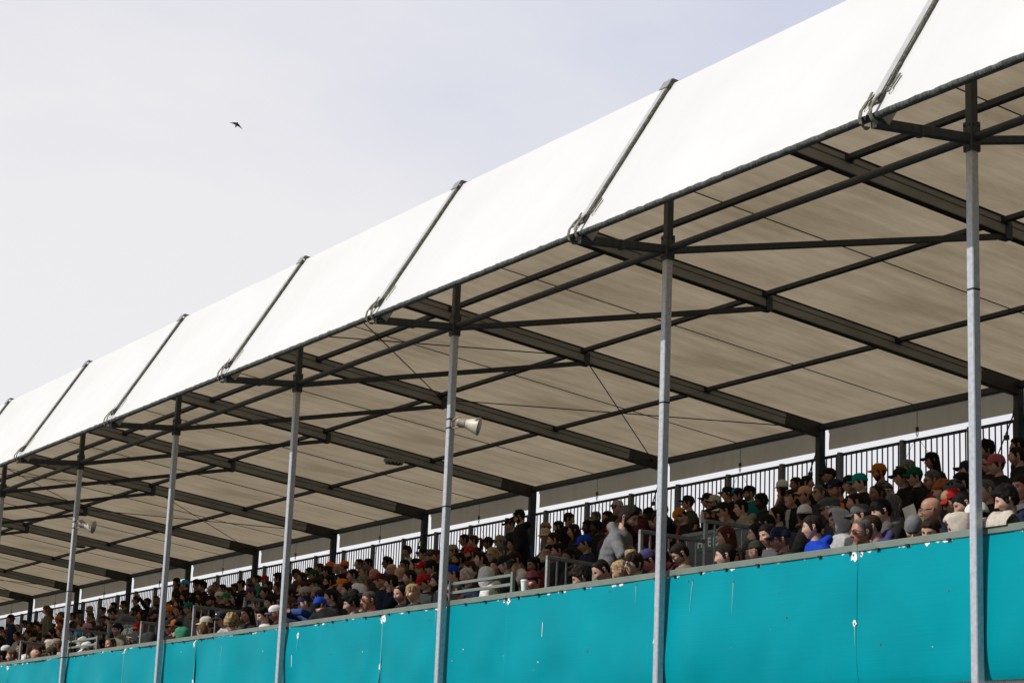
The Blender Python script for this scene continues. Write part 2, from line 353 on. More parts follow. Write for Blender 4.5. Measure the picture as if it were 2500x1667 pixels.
for n in (5, 9):
    x = -n*L0; y = 6.25; z = rz(y)-.27
    t = empty('floodlight', (x-.02, y, z), label='small grey floodlight under the rafter right of the fourth post' if n == 5 else 'small grey floodlight under a distant rafter at far left', cat='floodlight', group='floodlights under the rafters')
    b = MB()
    for k in range(9):
        a = -.16+.04*k; b.beam((-.10,a,.03-.02*(k % 2)), (.10,a,.03-.02*(k % 2)), .036, .07)
    b.build('housing', M['alu'], t)
    b = MB(); b.beam((-.09,0,-.03), (.09,0,-.03), .3, .02); b.build('glass', M['alud'], t)
    b = MB(); b.beam((0,-.1,.05), (0,-.1,.12), .05, .02, up=(0,1,0)); b.beam((0,.1,.05), (0,.1,.12), .05, .02, up=(0,1,0)); b.build('bracket', M['alud'], t)
for o in C.objects:
    if '_used' in o: del o['_used']

# ---------------------------------------------------------------- perimeter wall
wall = empty('perimeter_wall', label='teal painted sheet wall with a grey green cap rail in front of the crowd', cat='wall')
PW = 3.035; X0 = -1.57
for k in range(-4, 13):
    xr = X0-PW*k; xl = xr-PW
    far = min(1, max(0, (k-2)/4)); amp = .006+.013*far; lean = .015
    b = MB()
    def wf(u, v):
        x = xr-.002-(PW-.004)*u; z = -1.245+1.19*v
        wv = amp*(1.3*math.sin(u*(9+k % 3*2)+k*1.7+.6*math.sin(v*2+k))*(.5+.5*math.sin(math.pi*min(1, v*1.1)))+mnoise.noise(Vector((x*1.1, z*1.5, k)))*1.6)*(1 if 0 < u < 1 else .4)
        dent = 0
        for (du, dv, da) in DEN: 
            d2 = ((u-du)*PW)**2+((v-dv)*1.19)**2*.6; dent += da*math.exp(-d2/.05)
        return Vector((x, .086-wv+dent+lean*max(0, 1-v)**1.6-(.040 if k < 2 else .014)*math.sin(math.pi*min(1,max(0, v))**.65), z))
    rr = random.Random(100+k); DEN = [(rr.random(), rr.uniform(.1,.7), rr.uniform(-.036,.028)) for _ in range(7)]+[(.01,.5,.016),(.99,.5,.016)]
    b.add(*sheet(wf, 80, 30, True), 0, True)
    def at(x, z, off): 
        u = min(.999, max(.001, (xr-.002-x)/(PW-.004))); v = (z+1.245)/1.19; p = wf(u, v); return Vector((x, p.y-off, z))
    def blob(x, z, r, m, off, asp=1.0, ragged=.45):
        n = 11; pts = []
        for i in range(n):
            t = -2*math.pi*i/n; q = r*(1+rr.uniform(-ragged, ragged)); pts.append(at(x+q*math.cos(t), z+q*asp*math.sin(t), off))
        b.add(pts, [tuple(range(n))[::-1]] if False else [tuple(range(n))], m)
    def screw(x, z, chip, drip):
        if drip:
            wd = .0065; b.add([at(x-wd,z,.003),at(x-wd*.12,z-drip,.003),at(x+wd*.12,z-drip,.003),at(x+wd,z,.003)], [(0,1,2,3)], 3)
        if chip: blob(x, z, chip, 1, .004, 1.2)
        blob(x, z, .009, 2, .006, 1.2, .15)
    if k > -3:
        for e in (-.05, .05):
            if xl < X0+PW: pass
        screw(xr-rr.uniform(.03,.06), -rr.uniform(.085,.12), rr.choice([0,.02,.035,.045]), 0); screw(xl+rr.uniform(.03,.06), -rr.uniform(.085,.12), rr.choice([0,.02,.03,.045]), 0)
        screw(xr-.022, -.70, rr.uniform(.025,.04), rr.choice([0,.2])); 
        for q in range(rr.randint(1,3)): screw(xr-rr.uniform(.4,2.6), -.10-rr.choice([0,.03,.09]), rr.choice([0,0,0,.028]), rr.choice([0,0,.2,.32]))
        for q in range(rr.randint(0,2)):      # bare patches along the top edge
            x = xr-rr.uniform(.2,2.8); blob(x, -.075, rr.uniform(.025,.045), 1, .003, rr.uniform(.35,.6))
        for q in range(rr.randint(2,4)): screw(xr-rr.uniform(.2,2.8), rr.uniform(-1.1,-.3), 0, 0) if q < 1 else blob(xr-rr.uniform(.2,2.8), rr.uniform(-1.15,-.15), rr.uniform(.005,.010), rr.choice([1,1,2]), .004)
        for q in range(rr.choice([0,0,1])):
            x, z = xr-rr.uniform(.2,2.8), rr.uniform(-.9,-.2); b.add([at(x,z,.003),at(x+.012,z-.16,.003),at(x+.019,z-.15,.003),at(x+.01,z,.003)], [(0,1,2,3)], 1)
    # joint strip between sheets
    b.build('wall_panel', [M['teal'], M['chip'], M['rust'], M['drip']], wall)
    j = MB(); j.beam((xl,.085,-.06),(xl,.085,-.62),.012,.004,up=(0,1,0)); j.beam((xl,.085,-.62),(xl,.095,-1.24),.012,.004,up=(0,1,0)); j.build('joint_strip', M['drip'], wall)
    c = MB(); c.beam((xr-.003,.118,-.0325),(xl+.003,.118,-.0325), .09, .065); cr_ = c.build('cap_rail', M['greenrail'], wall)
    c = MB()
    for q in range(7):
        x = xr-.06-PW*q/6.6+rr.uniform(-.05,.05)
        if q in (0, 6) or rr.random() < .75: c.box((x-.022,.06,-.074),(x+.022,.1,-.056))
    c.build('clip', M['black'], cr_)
    c = MB(); c.box((xl+.01,.14,-4.12),(xr-.01,.18,-1.235)); c.build('lower_cladding', M['whiteboard'], wall)
    c = MB(); c.box((xl+.01,.145,-1.22),(xr-.01,.165,-.07)); c.build('backing_board', M['deck'], wall)

# ---------------------------------------------------------------- seating terrace
RP, RR = .8, .265                         # row pitch and rise
def row_y(k): return .66+RP*k
def tread(k): return -.97+RR*k
ter = empty('seating_terrace', label='stepped grey seating terrace under the canopy, mostly hidden by the crowd', cat='terrace')
VOM = [0, -13.5, -20.25]
segs = []; xs = sorted([-72.0, 9.0]+[-8.7+d for d in VOM]+[-7.3+d for d in VOM])
for a, b_ in zip(xs[:-1], xs[1:]):
    vom = any(abs(a-(-8.7+d)) < .01 for d in VOM); b = MB()
    for k in range(11):
        if vom and k in (1, 2, 3): b.box((a,row_y(k)-.42,-1.2),(b_,row_y(k)+.38,-1.0)); continue
        b.box((a,row_y(k)-.42,-1.3),(b_,row_y(k)+.38,tread(k)))
    b.box((a,row_y(10)+.38,1.2),(b_,9.7,tread(10))); b.build('tier', M['deck'], ter)
    s = MB()
    for k in range(11):
        if vom and k in (1, 2, 3): continue
        s.box((a,row_y(k)-.14,tread(k)+.40),(b_,row_y(k)+.16,tread(k)+.44))
    s.build('bench', M['steel'], ter)

# ---------------------------------------------------------------- rear fence
FY, FZ = 9.503, 3.468
fen = empty('rear_fence', label='dark steel bar fence along the back row, sky showing through', cat='fence')
def mk_fp():
    b = MB(); w3 = L0/3
    b.beam((0,FY,FZ-.02),(-w3,FY,FZ-.02), .05, .04)
    b.beam((0,FY,1.75),(-w3,FY,1.75), .04, .04); b.box((-w3,FY-.01,1.6),(0,FY+.012,1.95))
    for k in range(1, 12):
        x = -w3*k/12; b.beam((x,FY,1.75),(x,FY,FZ-.04), .018, .018, up=(0,1,0))
    o = b.build('bar_panel', M['steel'], fen); 
    p = MB(); p.beam((0,FY-.02,1.2),(0,FY-.02,FZ+.012), .075, .09, up=(0,1,0)); p.beam((-.06,FY,1.2),(-.06,FY,FZ-.02), .03, .05, up=(0,1,0)); p.build('fence_post', M['galv2'], o)
    return o
M['galv2'] = nmat('dull_galvanised', (.15,.16,.165), (.22,.23,.235), 30, .55)
fp0 = mk_fp()
for i in range(0, 54):
    o = fp0 if i == 0 else fp0.copy()
    if i:
        C.objects.link(o); o.parent = fen; c = fp0.children[0].copy(); C.objects.link(c); c.parent = o
    o.location.x = 7.9-L0/3*i

# ---------------------------------------------------------------- stairwell railings and exit boards
def at_x(px, py, X):
    v = ray(px, py); return CAM+v*((X-CAM.x)/v.x)
def railing(pts, drop, label):
    a, b = pts; t = empty('stair_railing', (a.x, a.y, a.z-drop), label=label, cat='railing', group='grey railings round the stairwells')
    o0 = Vector((a.x, a.y, a.z-drop)); q = lambda p: p-o0
    r = MB(); r.beam(q(a)+Vector((0,-.02,0)), q(b)+Vector((0,.02,0)), .045, .045); r.build('top_rail', M['galv2'], t)
    for p in (a, b):
        s = MB(); s.beam(q(p)-Vector((0,0,.025)), q(p)-Vector((0,0,drop)), .045, .045, up=(0,1,0)); s.build('upright', M['galvrail'], t)
    n = max(2, int((b-a).length/.13)); s = MB()
    for i in range(1, n):
        p = a.lerp(b, i/n); s.beam(q(p)-Vector((0,0,.025)), q(p)-Vector((0,0,drop-.08)), .018, .018, up=(0,1,0))
    lo = Vector((0,0,drop-.08)); s.beam(q(a)-lo, q(b)-lo, .03, .03); s.build('balusters', M['galvrail'], t)
    return t
M['galvrail'] = nmat('railing_steel', (.26,.275,.28), (.36,.375,.38), 30, .5)
wh = ['the exit by the second post', 'the exit between fourth and fifth posts', 'the far left exit']
def text_mesh(s, size, bold=.0, ext=.002):
    cu_ = bpy.data.curves.new('t', 'FONT'); cu_.body = s; cu_.size = size; cu_.extrude = ext; cu_.offset = bold; cu_.align_x = 'CENTER'; cu_.align_y = 'CENTER'
    ob = bpy.data.objects.new('t', cu_); C.objects.link(ob); dg = bpy.context.evaluated_depsgraph_get()
    me = bpy.data.meshes.new_from_object(ob.evaluated_get(dg)); bpy.data.objects.remove(ob); return me
sign_me = text_mesh('FIRE EXIT', .155, .006)
for d, nm in zip(VOM, wh):
    sh = Vector((d, 0, 0))
    A0, A1 = at_x(1338,1360,-8.7), at_x(1421,1372,-8.7); A1 = Vector((-8.7, A1.y+.3, A1.z-.02))
    B0, B1 = at_x(1565,1297,-7.3), at_x(1722,1321,-7.3); C0, C1 = at_x(1723,1272,-7.3), at_x(1834,1287,-7.3)
    railing([A0+sh, A1+sh], .62, 'grey barred railing left of the steps at '+nm)
    railing([B0+sh, B1+sh], .8, 'lower grey barred railing right of the steps at '+nm)
    railing([C0+sh, C1+sh], .95, 'upper grey barred railing beside the green board at '+nm)
    t = empty('exit_partition', (-8.0+d, 3.3, .0), label='grey sheet partition behind the steps at '+nm, cat='partition', group='partitions at the stairwells')
    b = MB(); b.box((-.72,0,-.9),(.68,.04,1.05)); b.build('board', M['partition'], t) if 'partition' in M else None
    if 'partition' not in M:
        M['partition'] = nmat('grey_partition', (.075,.085,.09), (.11,.12,.125), 4, .6); b.build('board', M['partition'], t)
    b = MB(); b.beam((-.75,0.02,1.075),(.7,.02,1.075), .08, .05); b.build('capping', M['galv2'], t)
    b = MB(); b.box((.685,-.0,-.9),(.725,.9,1.05)); b.build('side_board', M['partition'], t)
    s = empty('exit_sign', (-8.12+d, 3.29, .945), label='green fire exit sign at '+nm, cat='sign', group='fire exit signs')
    b = MB(); b.box((-.36,0,-.105),(.36,.008,.105)); b.build('plate', M['signgreen'], s)
    o = bpy.data.objects.new('lettering', sign_me); C.objects.link(o); o.parent = s; o.location = (.02,-.0025,-.0); o.rotation_euler = (R(90),0,0)
    if not sign_me.materials: sign_me.materials.append(M['white'])
for d, nm in ((0,'by the third post'),(-13.6,'right of the sixth post')):
    t = empty('guard_rail', (-8.3+d, .12, 0), label='pale green two bar guard rail standing on the wall '+nm, cat='guard rail', group='green guard rails on the wall')
    for x in (-.715,.715):
        b = MB(); b.beam((x,0,0),(x,0,.235), .045, .04, up=(0,1,0)); b.build('upright', M['greenrail'], t)
    for z in (.2,.095):
        b = MB(); b.beam((-.69,0,z),(.69,0,z), .04, .035); b.build('cross_bar', M['greenrail'], t)

# ---------------------------------------------------------------- small things
def horn(n, px, py, label):
    x = -n*L0; p = at_y(px, py, 0); t = empty('horn_loudspeaker', (x+.04, 0, p.z), label=label, cat='loudspeaker', group='horn loudspeakers on the posts')
    d = Vector((.62,.74,-.20)).normalized(); o = Vector((.03,.02,.02))
    prof = [(0,.052),(.02,.056),(.05,.062),(.09,.078),(.13,.095),(.165,.108),(.18,.112),(.186,.114),(.184,.108),(.15,.093),(.1,.07),(.04,.045)]
    b = MB(); b.tube([o+d*(.12+a) for a, r in prof], [r for a, r in prof], 24, cap=False); b.build('flare', M['horn'], t)
    b = MB(); b.tube([o+d*a for a in (.02,.03,.05,.1,.115,.135)], [.03,.046,.05,.05,.058,.058], 18); b.build('driver', M['hornback'], t)
    b = MB(); b.tube([o+d*.11+Vector((0,0,.05)), o+d*.07+Vector((0,0,.075)), o+d*.02+Vector((0,0,.05)), Vector((0,0,.03)), Vector((0,0,-.07))], .011, 6)
    b.tube([o+d*.11-Vector((0,0,.05)), o+d*.05-Vector((0,0,.06)), Vector((0,0,-.07))], .009, 6); b.build('bracket', M['hornback'], t)
    b = MB()
    for z in (.05,-.06): b.beam((-.08,-.042,z),(.004,-.042,z), .006, .016); b.beam((.002,-.042,z),(.002,.042,z), .006, .016)
    b.build('fixing_band', M['black'], t)
M['hornback'] = nmat('tan_plastic', (.26,.22,.18), (.36,.32,.26), 12, .5)
horn(2, 1105, 1032, 'cream horn loudspeaker strapped to the third post from right')
horn(5, 178, 1282, 'smaller cream horn loudspeaker on the sixth post at left')
M['bird'] = nmat('dark_feathers', (.012,.012,.014), (.05,.035,.035), 14, .8)
bd = ray(578, 304).normalized(); bp_ = CAM+bd*70
b = MB(); u = 70/5032.3/29.4                                      # crop pixels to metres at the bird
rt = bd.cross(Vector((0,0,1))).normalized(); upv = rt.cross(bd); hd = (upv*.93+bd*.36+rt*.1).normalized()
Bp = lambda x, y, dd=0: rt*((x-1110)*u)-upv*((y-690)*u)+bd*dd
b.tube([Bp(1040,905,-.06), Bp(1050,850,-.04), Bp(1085,790,-.02), Bp(1110,690), Bp(1128,600,.03), Bp(1145,555,.05), Bp(1152,525,.06)], [.014,.02,.032,.042,.034,.024,.006], 10)
def wing(mid, w_):
    vs = []; fs = []
    for p, q in zip(mid, w_):
        vs += [p+hd*q, p-hd*q*1.1, p+bd*.008]
    for i in range(len(mid)-1):
        a = 3*i; fs += [(a,a+3,a+4,a+1),(a+1,a+4,a+5,a+2),(a+2,a+5,a+3,a)]
    b.add(vs, fs, 0, True)
wing([Bp(1090,660), Bp(980,635,-.02), Bp(860,620,-.03), Bp(730,622,-.02), Bp(590,615,.02)], [.040,.042,.026,.012,.004])
wing([Bp(1130,690), Bp(1240,740,-.02), Bp(1340,820,-.03), Bp(1440,910,-.02), Bp(1560,1020,.02)], [.042,.042,.028,.013,.004])
o = b.build('bird', M['bird']); o.location = bp_; tag(o, 'dark bird gliding alone in the pale sky', 'bird')
def cup(px, py, label, k=1.0):
    p = at_y(px, py, .12); t = empty('paper_cup', (p.x, .12, .0), label=label, cat='cup', group='paper cups on the wall')
    b = MB(); b.tube([(0,0,0),(0,0,.11*k)], [.03,.042], 16); b.build('cup_body', M['paper'], t)
    b = MB(); b.tube([(0,0,.108*k),(0,0,.118*k),(0,0,.128*k)], [.045,.045,.036], 16); b.build('lid', M['white'], t)
cup(1280, 1430, 'white lidded paper cup on the wall right of the green guard rail')
cup(163, 1587, 'white lidded paper cup on the wall beside the sixth post')

for n, ys in ((2, (1236,)), (5, (1443, 1604)), (0, (700,)), (1, (980,))):
    post = [o for o in can.children if o.name.split('.')[0] == 'post' and abs(o.location.x+n*L0) < .01][0]
    for yy in ys:
        z0, z1 = proj((-n*L0,0,0)), proj((-n*L0,0,1)); z = (yy-z0[1])/(z1[1]-z0[1]); b = MB(); b.beam((0,0,z-.007),(0,0,z+.007), .088, .088, up=(0,1,0)); b.build('cable_tie', M['black'], post)
# ---------------------------------------------------------------- people: shared shapes
def cloth(name, c, rough=.85, var=.75):
    return nmat('cloth_'+name, tuple(v*var for v in c), c, 26, rough, lo=.3, hi=.7, bump=.25, bscale=9, spec=.2)
CL = dict(black=(.012,.012,.013), charcoal=(.035,.036,.04), navy=(.012,.018,.045), grey=(.165,.17,.178), dkgrey=(.085,.087,.09), ltgrey=(.42,.42,.43),
  white=(.72,.71,.70), cream=(.56,.50,.42), beige=(.29,.25,.19), khaki=(.17,.155,.11), olive=(.055,.055,.035), green=(.0,.09,.045), brgreen=(.0,.22,.09), mint=(.04,.22,.13), teal=(.0,.17,.16), aqua=(.0,.30,.30),
  blue=(.01,.055,.42), skyblue=(.02,.40,.62), medblue=(.03,.07,.22), royal=(.005,.05,.45), red=(.42,.012,.015), dkred=(.14,.008,.012), maroon=(.06,.008,.014), orange=(.72,.16,.006), amber=(.50,.17,.012), rust=(.30,.085,.02),
  pink=(.60,.32,.42), peach=(.62,.36,.25), rose=(.42,.10,.12), purple=(.06,.05,.15), lilac=(.40,.36,.48), brown=(.035,.020,.014), tan=(.30,.19,.10), plum=(.05,.01,.05), coral=(.65,.03,.02))
MC = {k: cloth(k, v) for k, v in CL.items()}
HR = dict(bk=(.008,.007,.007), dk=(.016,.011,.008), br=(.026,.014,.009), lb=(.10,.058,.03), bl=(.34,.24,.12), gy=(.10,.097,.092), wh=(.42,.40,.36), rd=(.075,.020,.012), gb=(.075,.062,.05))
def hairmat(k, c):
    return nmat('hair_'+k, tuple(v*.45 for v in c), tuple(min(1, v*1.5) for v in c), 70, .7, stretch=(1,1,.28), lo=.35, hi=.68, bump=.5, spec=.12)
MH = {k: hairmat(k, v) for k, v in HR.items()}
SK = dict(f=(.48,.295,.215), p=(.56,.36,.275), r=(.46,.21,.145), t=(.35,.195,.13), m=(.20,.105,.062), d=(.055,.028,.018))
def skinmat(k, c):
    m, t, b = mat('skin_'+k, c, .5, spec=.4)
    tc = t.nodes.new('ShaderNodeTexCoord'); nz = t.nodes.new('ShaderNodeTexNoise'); nz.inputs['Scale'].default_value = 14; rp = t.nodes.new('ShaderNodeValToRGB')
    rp.color_ramp.elements[0].position = .32; rp.color_ramp.elements[1].position = .68
    rp.color_ramp.elements[0].color = (c[0]*.86, c[1]*.74, c[2]*.70, 1); rp.color_ramp.elements[1].color = (min(1,c[0]*1.05), c[1]*1.07, c[2]*1.07, 1)
    t.links.new(tc.outputs['Object'], nz.inputs[0]); t.links.new(nz.outputs[0], rp.inputs[0]); t.links.new(rp.outputs[0], b.inputs['Base Color'])
    b.inputs['Subsurface Weight'].default_value = 0; return m
MS = {k: skinmat(k, v) for k, v in SK.items()}
MSTUB = {k: nmat('stubble_'+k, tuple(x*.38 for x in v), tuple(x*.62 for x in v), 60, .8) for k, v in SK.items()}
MLIP = {k: mat('lips_'+k, (v[0]*.72, v[1]*.48, v[2]*.5), .45)[0] for k, v in SK.items()}
M['eye'] = mat('eye_dark', (.02,.015,.012), .2)[0]
M['lens'] = mat('dark_lens', (.006,.006,.007), .12, spec=.35)[0]
M['mirror'] = mat('mirror_lens', (.05,.22,.55), .06, .7)[0]
M['frame'] = mat('spectacle_frame', (.015,.014,.014), .3)[0]
M['clear'] = mat('clear_lens', (.32,.34,.36), .05, .6)[0]
m_, t_, b_ = mat('plaid_cloth', (.02,.02,.022), .9); tcx = t_.nodes.new('ShaderNodeTexCoord'); prev = None
for ax, rot_ in (('X', (0,0,0)), ('Z', (0,0,0))):
    wv = t_.nodes.new('ShaderNodeTexWave'); wv.bands_direction = ax; wv.inputs['Scale'].default_value = 5.2; wv.inputs['Distortion'].default_value = .5
    t_.links.new(tcx.outputs['Object'], wv.inputs[0]); g_ = t_.nodes.new('ShaderNodeMath'); g_.operation = 'GREATER_THAN'; g_.inputs[1].default_value = .9; t_.links.new(wv.outputs['Fac'], g_.inputs[0])
    if prev: mm = t_.nodes.new('ShaderNodeMath'); mm.operation = 'ADD'; t_.links.new(prev.outputs[0], mm.inputs[0]); t_.links.new(g_.outputs[0], mm.inputs[1]); prev = mm
    else: prev = g_
rpx = t_.nodes.new('ShaderNodeValToRGB'); rpx.color_ramp.elements[0].color = (.012,.012,.013,1); rpx.color_ramp.elements[1].color = (.22,.22,.22,1); rpx.color_ramp.elements[1].position = 1
dv = t_.nodes.new('ShaderNodeMath'); dv.operation = 'MULTIPLY'; dv.inputs[1].default_value = .6; t_.links.new(prev.outputs[0], dv.inputs[0]); t_.links.new(dv.outputs[0], rpx.inputs[0]); t_.links.new(rpx.outputs[0], b_.inputs['Base Color']); MC['plaid'] = m_

NT, NP = 46, 60
_t = np.linspace(0, np.pi, NT+1); TH = _t+.20*np.sin(2*_t); 
_p = -np.pi+2*np.pi*np.arange(NP)/NP; PH = _p-.42*np.sin(_p)
THg, PHg = np.meshgrid(TH, PH, indexing='ij')
def G(x, z, cx, cz, sx, sz): return np.exp(-((x-cx)/sx)**2-((z-cz)/sz)**2)
def headverts(wd=1.0, nose=1.0, jaw=1.0, mouth=0.0):
    dx, dy, dz = np.sin(THg)*np.sin(PHg), -np.sin(THg)*np.cos(PHg), np.cos(THg)
    k = 2.25; n = (np.abs(dx)**k+np.abs(dy)**k+np.abs(dz)**k)**(1/k)
    x, y, z = dx/n*.0755, dy/n*.097, dz/n*.118
    k2 = 2.9; n2 = (np.abs(dx)**k2+np.abs(dy)**k2+np.abs(dz)**2.4)**(1/k2); yf = -np.abs(dy)/n2*.088; wf_ = np.clip(-dy*2.2, 0, 1)*np.clip((.085-z)/.05, 0, 1); y = y*(1-wf_)+np.maximum(y*1.0, yf)*wf_*.0+np.where(dy < 0, (y*.35+yf*.65), y)*wf_
    t = np.clip((-z-.005)/.113, 0, 1)
    x = x*(1-.36*t**1.5/jaw); y = np.where(y > 0, y*(1-.62*t**1.2), y*(1-.10*t**2))
    x = x*(1+.05*np.clip((z-.01)/.08, 0, 1)*(z < .09))
    y = y+np.where(y > 0, .012*np.clip((z+.02)/.08, 0, 1), 0)
    fr = np.clip(-dy*1.6, 0, 1)
    d = np.zeros_like(x); ax = np.abs(x)
    d += .007*nose*G(x, z, 0, .012, .010, .030)+.017*nose*G(x, z, 0, -.014, .012, .024)+.014*nose*G(x, z, 0, -.027, .0125, .011)+.004*G(ax, z, .013, -.030, .008, .008)
    d += -.012*G(ax, z, .031, .013, .017, .013)+.005*G(ax, z, .027, .032, .022, .009)-.003*G(x, z, 0, .045, .03, .02)
    d += .006*G(ax, z, .045, -.017, .02, .02)-.005*G(ax, z, .046, -.055, .016, .02)
    d += .006*G(x, z, 0, -.058, .018, .006)+.0065*G(x, z, 0, -.070, .016, .006)-.005*G(x, z, 0, -.0635, .024, .0028)-.004*G(x, z, 0, -.082, .02, .006)
    d += .012*G(x, z, 0, -.100, .022, .016)+.003*G(ax, z, .030, .010, .011, .007)
    if mouth: d += -.03*G(x, z, 0, -.072, .016, .016); 
    y = y-d*fr
    if mouth: z = z-np.where((z < -.068) & (fr > 0), mouth*.02, 0)
    return np.stack([x*wd, y, z], -1)
HV = headverts()
def gridfaces(mask=None):
    fs = []
    for i in range(NT):
        for j in range(NP):
            jn = (j+1) % NP
            if mask is not None and not (mask[i,j] and mask[i,jn] and mask[i+1,j] and mask[i+1,jn]): continue
            fs.append((i*NP+j, (i+1)*NP+j, (i+1)*NP+jn, i*NP+jn))
    return fs
GF = gridfaces()
def facemats(V):
    X, Y, Z = V[...,0].ravel(), V[...,1].ravel(), V[...,2].ravel(); out = []
    for f in GF:
        f = list(f); x, y, z = abs(X[f].mean()), Y[f].mean(), Z[f].mean(); m = 0
        if y < -.05:
            if (x/.024)**2+((z+.064)/.0085)**2 < 1: m = 1
            elif .012 < x < .047 and abs(z-(.034-.005*((x-.028)/.017)**2)) < .0034: m = 2
            elif ((x-.031)/.0115)**2+((z-.012)/.0050)**2 < 1: m = 3
        out.append(m)
    return out
FM = facemats(HV)
def nz1(p, s, o=0): return mnoise.noise(Vector((p[0]*s+o, p[1]*s, p[2]*s)))
CEN = np.array([0, .01, .015])
def shell(thick, mask, name, mats=1, matf=None):
    """a shell over the head: thick(p, phi) >= 0 off the skin, where mask(p, phi) holds; closed by its rim sinking into the head"""
    V = HV.copy(); m = np.zeros((NT+1, NP), bool); T = np.zeros((NT+1, NP))
    for i in range(NT+1):
        for j in range(NP):
            p = HV[i,j]; ph = PHg[i,j]; v = mask(p, ph)
            m[i,j] = v > -.012; T[i,j] = thick(p, ph)*min(1, max(0, v/.012+.0))-(.004 if v < 0 else 0)
    D = HV-CEN; D /= np.linalg.norm(D, axis=-1, keepdims=True); V = HV+D*T[...,None]
    fs = gridfaces(m); used = sorted({k for f in fs for k in f}); ix = {k: i for i, k in enumerate(used)}
    VV = V.reshape(-1, 3)
    me = bpy.data.meshes.new(name); me.from_pydata([tuple(VV[k]) for k in used], [], [[ix[k] for k in f] for f in fs])
    for _ in range(mats): me.materials.append(None)
    me.polygons.foreach_set('use_smooth', [True]*len(fs))
    if matf:
        me.polygons.foreach_set('material_index', [matf(VV[list(f)].mean(0)) for f in fs])
    me.update(); return me
def hairline(ph, front=.064, temple=.03, side=-.03, ear=.022, nape=-.062):
    a = abs(math.degrees(ph)); xs = [0, 38, 62, 78, 92, 100, 118, 180]; zs = [front, front-.004, temple, side, side, ear, nape, nape]
    return float(np.interp(a, xs, zs))
def sm(a, b, v): t = min(1, max(0, (v-a)/(b-a))); return t*t*(3-2*t)
HM = {}
def hair(style, var=0):
    key = (style, var)
    if key in HM: return HM[key]
    o = 7.3*var+len(style)*1.7
    def rough(p, ph, s=26): return .5*nz1(p, s, o)+.3*nz1(p, s*2.1, o)+.35*mnoise.noise(Vector((ph*7+o, p[2]*8, 2)))
    kw = dict(); T = .014; top = .008
    if style == 's': T, top = .006, .007
    if style == 'q': T, top = .006, .020          # quiff
    if style == 'c': T, top = .022, .016          # curly mop
    if style == 'u': T, top = .003, 0; kw = dict(side=-.02)            # under a cap
    if style == 'z': T, top = .004, .002          # shaved
    if style == 'f': T, top = .010, .010; kw = dict(front=.036, temple=.016)      # fringe
    if style == 'r': T, top = .007, .006; kw = dict(front=.090, temple=.045)      # receding
    if style == 'l': T, top = .010, .006; kw = dict(front=.066, temple=.018, side=-.05, ear=-.06, nape=-.08)
    if style == 'p': T, top = .008, .004          # pulled back
    def thick(p, ph):
        fr = max(0, math.cos(ph)); k = sm(.04, .10, p[2])
        t = T+top*k*(.55+.75*fr if style in 'qf' else 1)
        if style == 'c': return max(.004, t*(1+1.1*rough(p, ph, 34)))
        return max(.0015, t*(1+(.75 if style in 'sqfl' else .4)*rough(p, ph)))
    def mask(p, ph):
        v = p[2]-hairline(ph, **kw)+.006*rough(p, ph, 40)
        if style == 'b': v = min(v, .070-p[2]+.0*p[0]) if True else v
        if style == 'r' and p[1] < .03 and p[2] > .1 and abs(p[0]) < .03: v = min(v, abs(p[0])-.02)
        return v
    me = shell(thick, mask, 'hair')
    if style in 'lp':
        b = MB(); b.v = [tuple(v.co) for v in me.vertices]; b.f = [list(p.vertices) for p in me.polygons]; b.m = [0]*len(b.f); b.sm = [True]*len(b.f)
        if style == 'l':
            nu, nv = 30, 16; L_ = .30+.04*(var % 2)
            def cur(u, v, off):
                a = R(72+216*u); s = 1+.10*math.sin(u*40+o)*v+.16*mnoise.noise(Vector((u*9+o, v*2, 1)))
                rx, ry = .083+.028*v-off, .105-.012*v-off; z = .03-L_*v*(1-.13*abs(mnoise.noise(Vector((u*14+o, 0, 4)))))
                y = -math.cos(a)*ry*s+.012+.02*v*(1 if math.cos(a) < 0 else .3)
                return Vector((math.sin(a)*rx*s, y, z))
            vs, fs = sheet(lambda u, v: cur(u, v, 0), nu, nv); b.add(vs, fs, 0, True)
            vs, fs = sheet(lambda u, v: cur(u, v, .016), nu, nv, True); b.add(vs, fs, 0, True)
        else:
            pts = [(0,.10,.045),(0,.145,.05),(.0,.165,.01),(.005,.16,-.07),(.0,.15,-.16),(0,.145,-.2)]; b.tube(pts, [.018,.028,.034,.032,.022,.006], 10)
        me2 = bpy.data.meshes.new('hair'); me2.from_pydata(b.v, [], b.f); me2.polygons.foreach_set('use_smooth', [True]*len(b.f)); me2.materials.append(None); me = me2
    HM[key] = me; return me
def beard(var=0):
    key = ('beard', var)
    if key in HM: return HM[key]
    full = var == 0
    def mask(p, ph):
        a = abs(math.degrees(ph)); x = abs(p[0]); z = p[2]
        if a > 96 or p[1] > .03: return -1
        v = -.030-.018*sm(82, 40, a)-z
        if a > 66: v = max(v, min(.008, .02-z, (a-80)/900))
        if p[1] < -.05:
            if (x/.023)**2+((z+.0645)/.010)**2 < 1: return -1
            if x < .03 and -.054 < z < -.040: return .01
            if z > -.05 and x < .04: return -1
        return v
    HM[key] = shell(lambda p, ph: (.009 if full else .004)*(1+.6*nz1(p, 60, 3)), mask, 'beard'); return HM[key]
def stache():
    if 'st' not in HM: HM['st'] = shell(lambda p, ph: .005, lambda p, ph: (.012 if (p[1] < -.05 and abs(p[0]) < .027 and -.056 < p[2] < -.043) else -1), 'moustache')
    return HM['st']
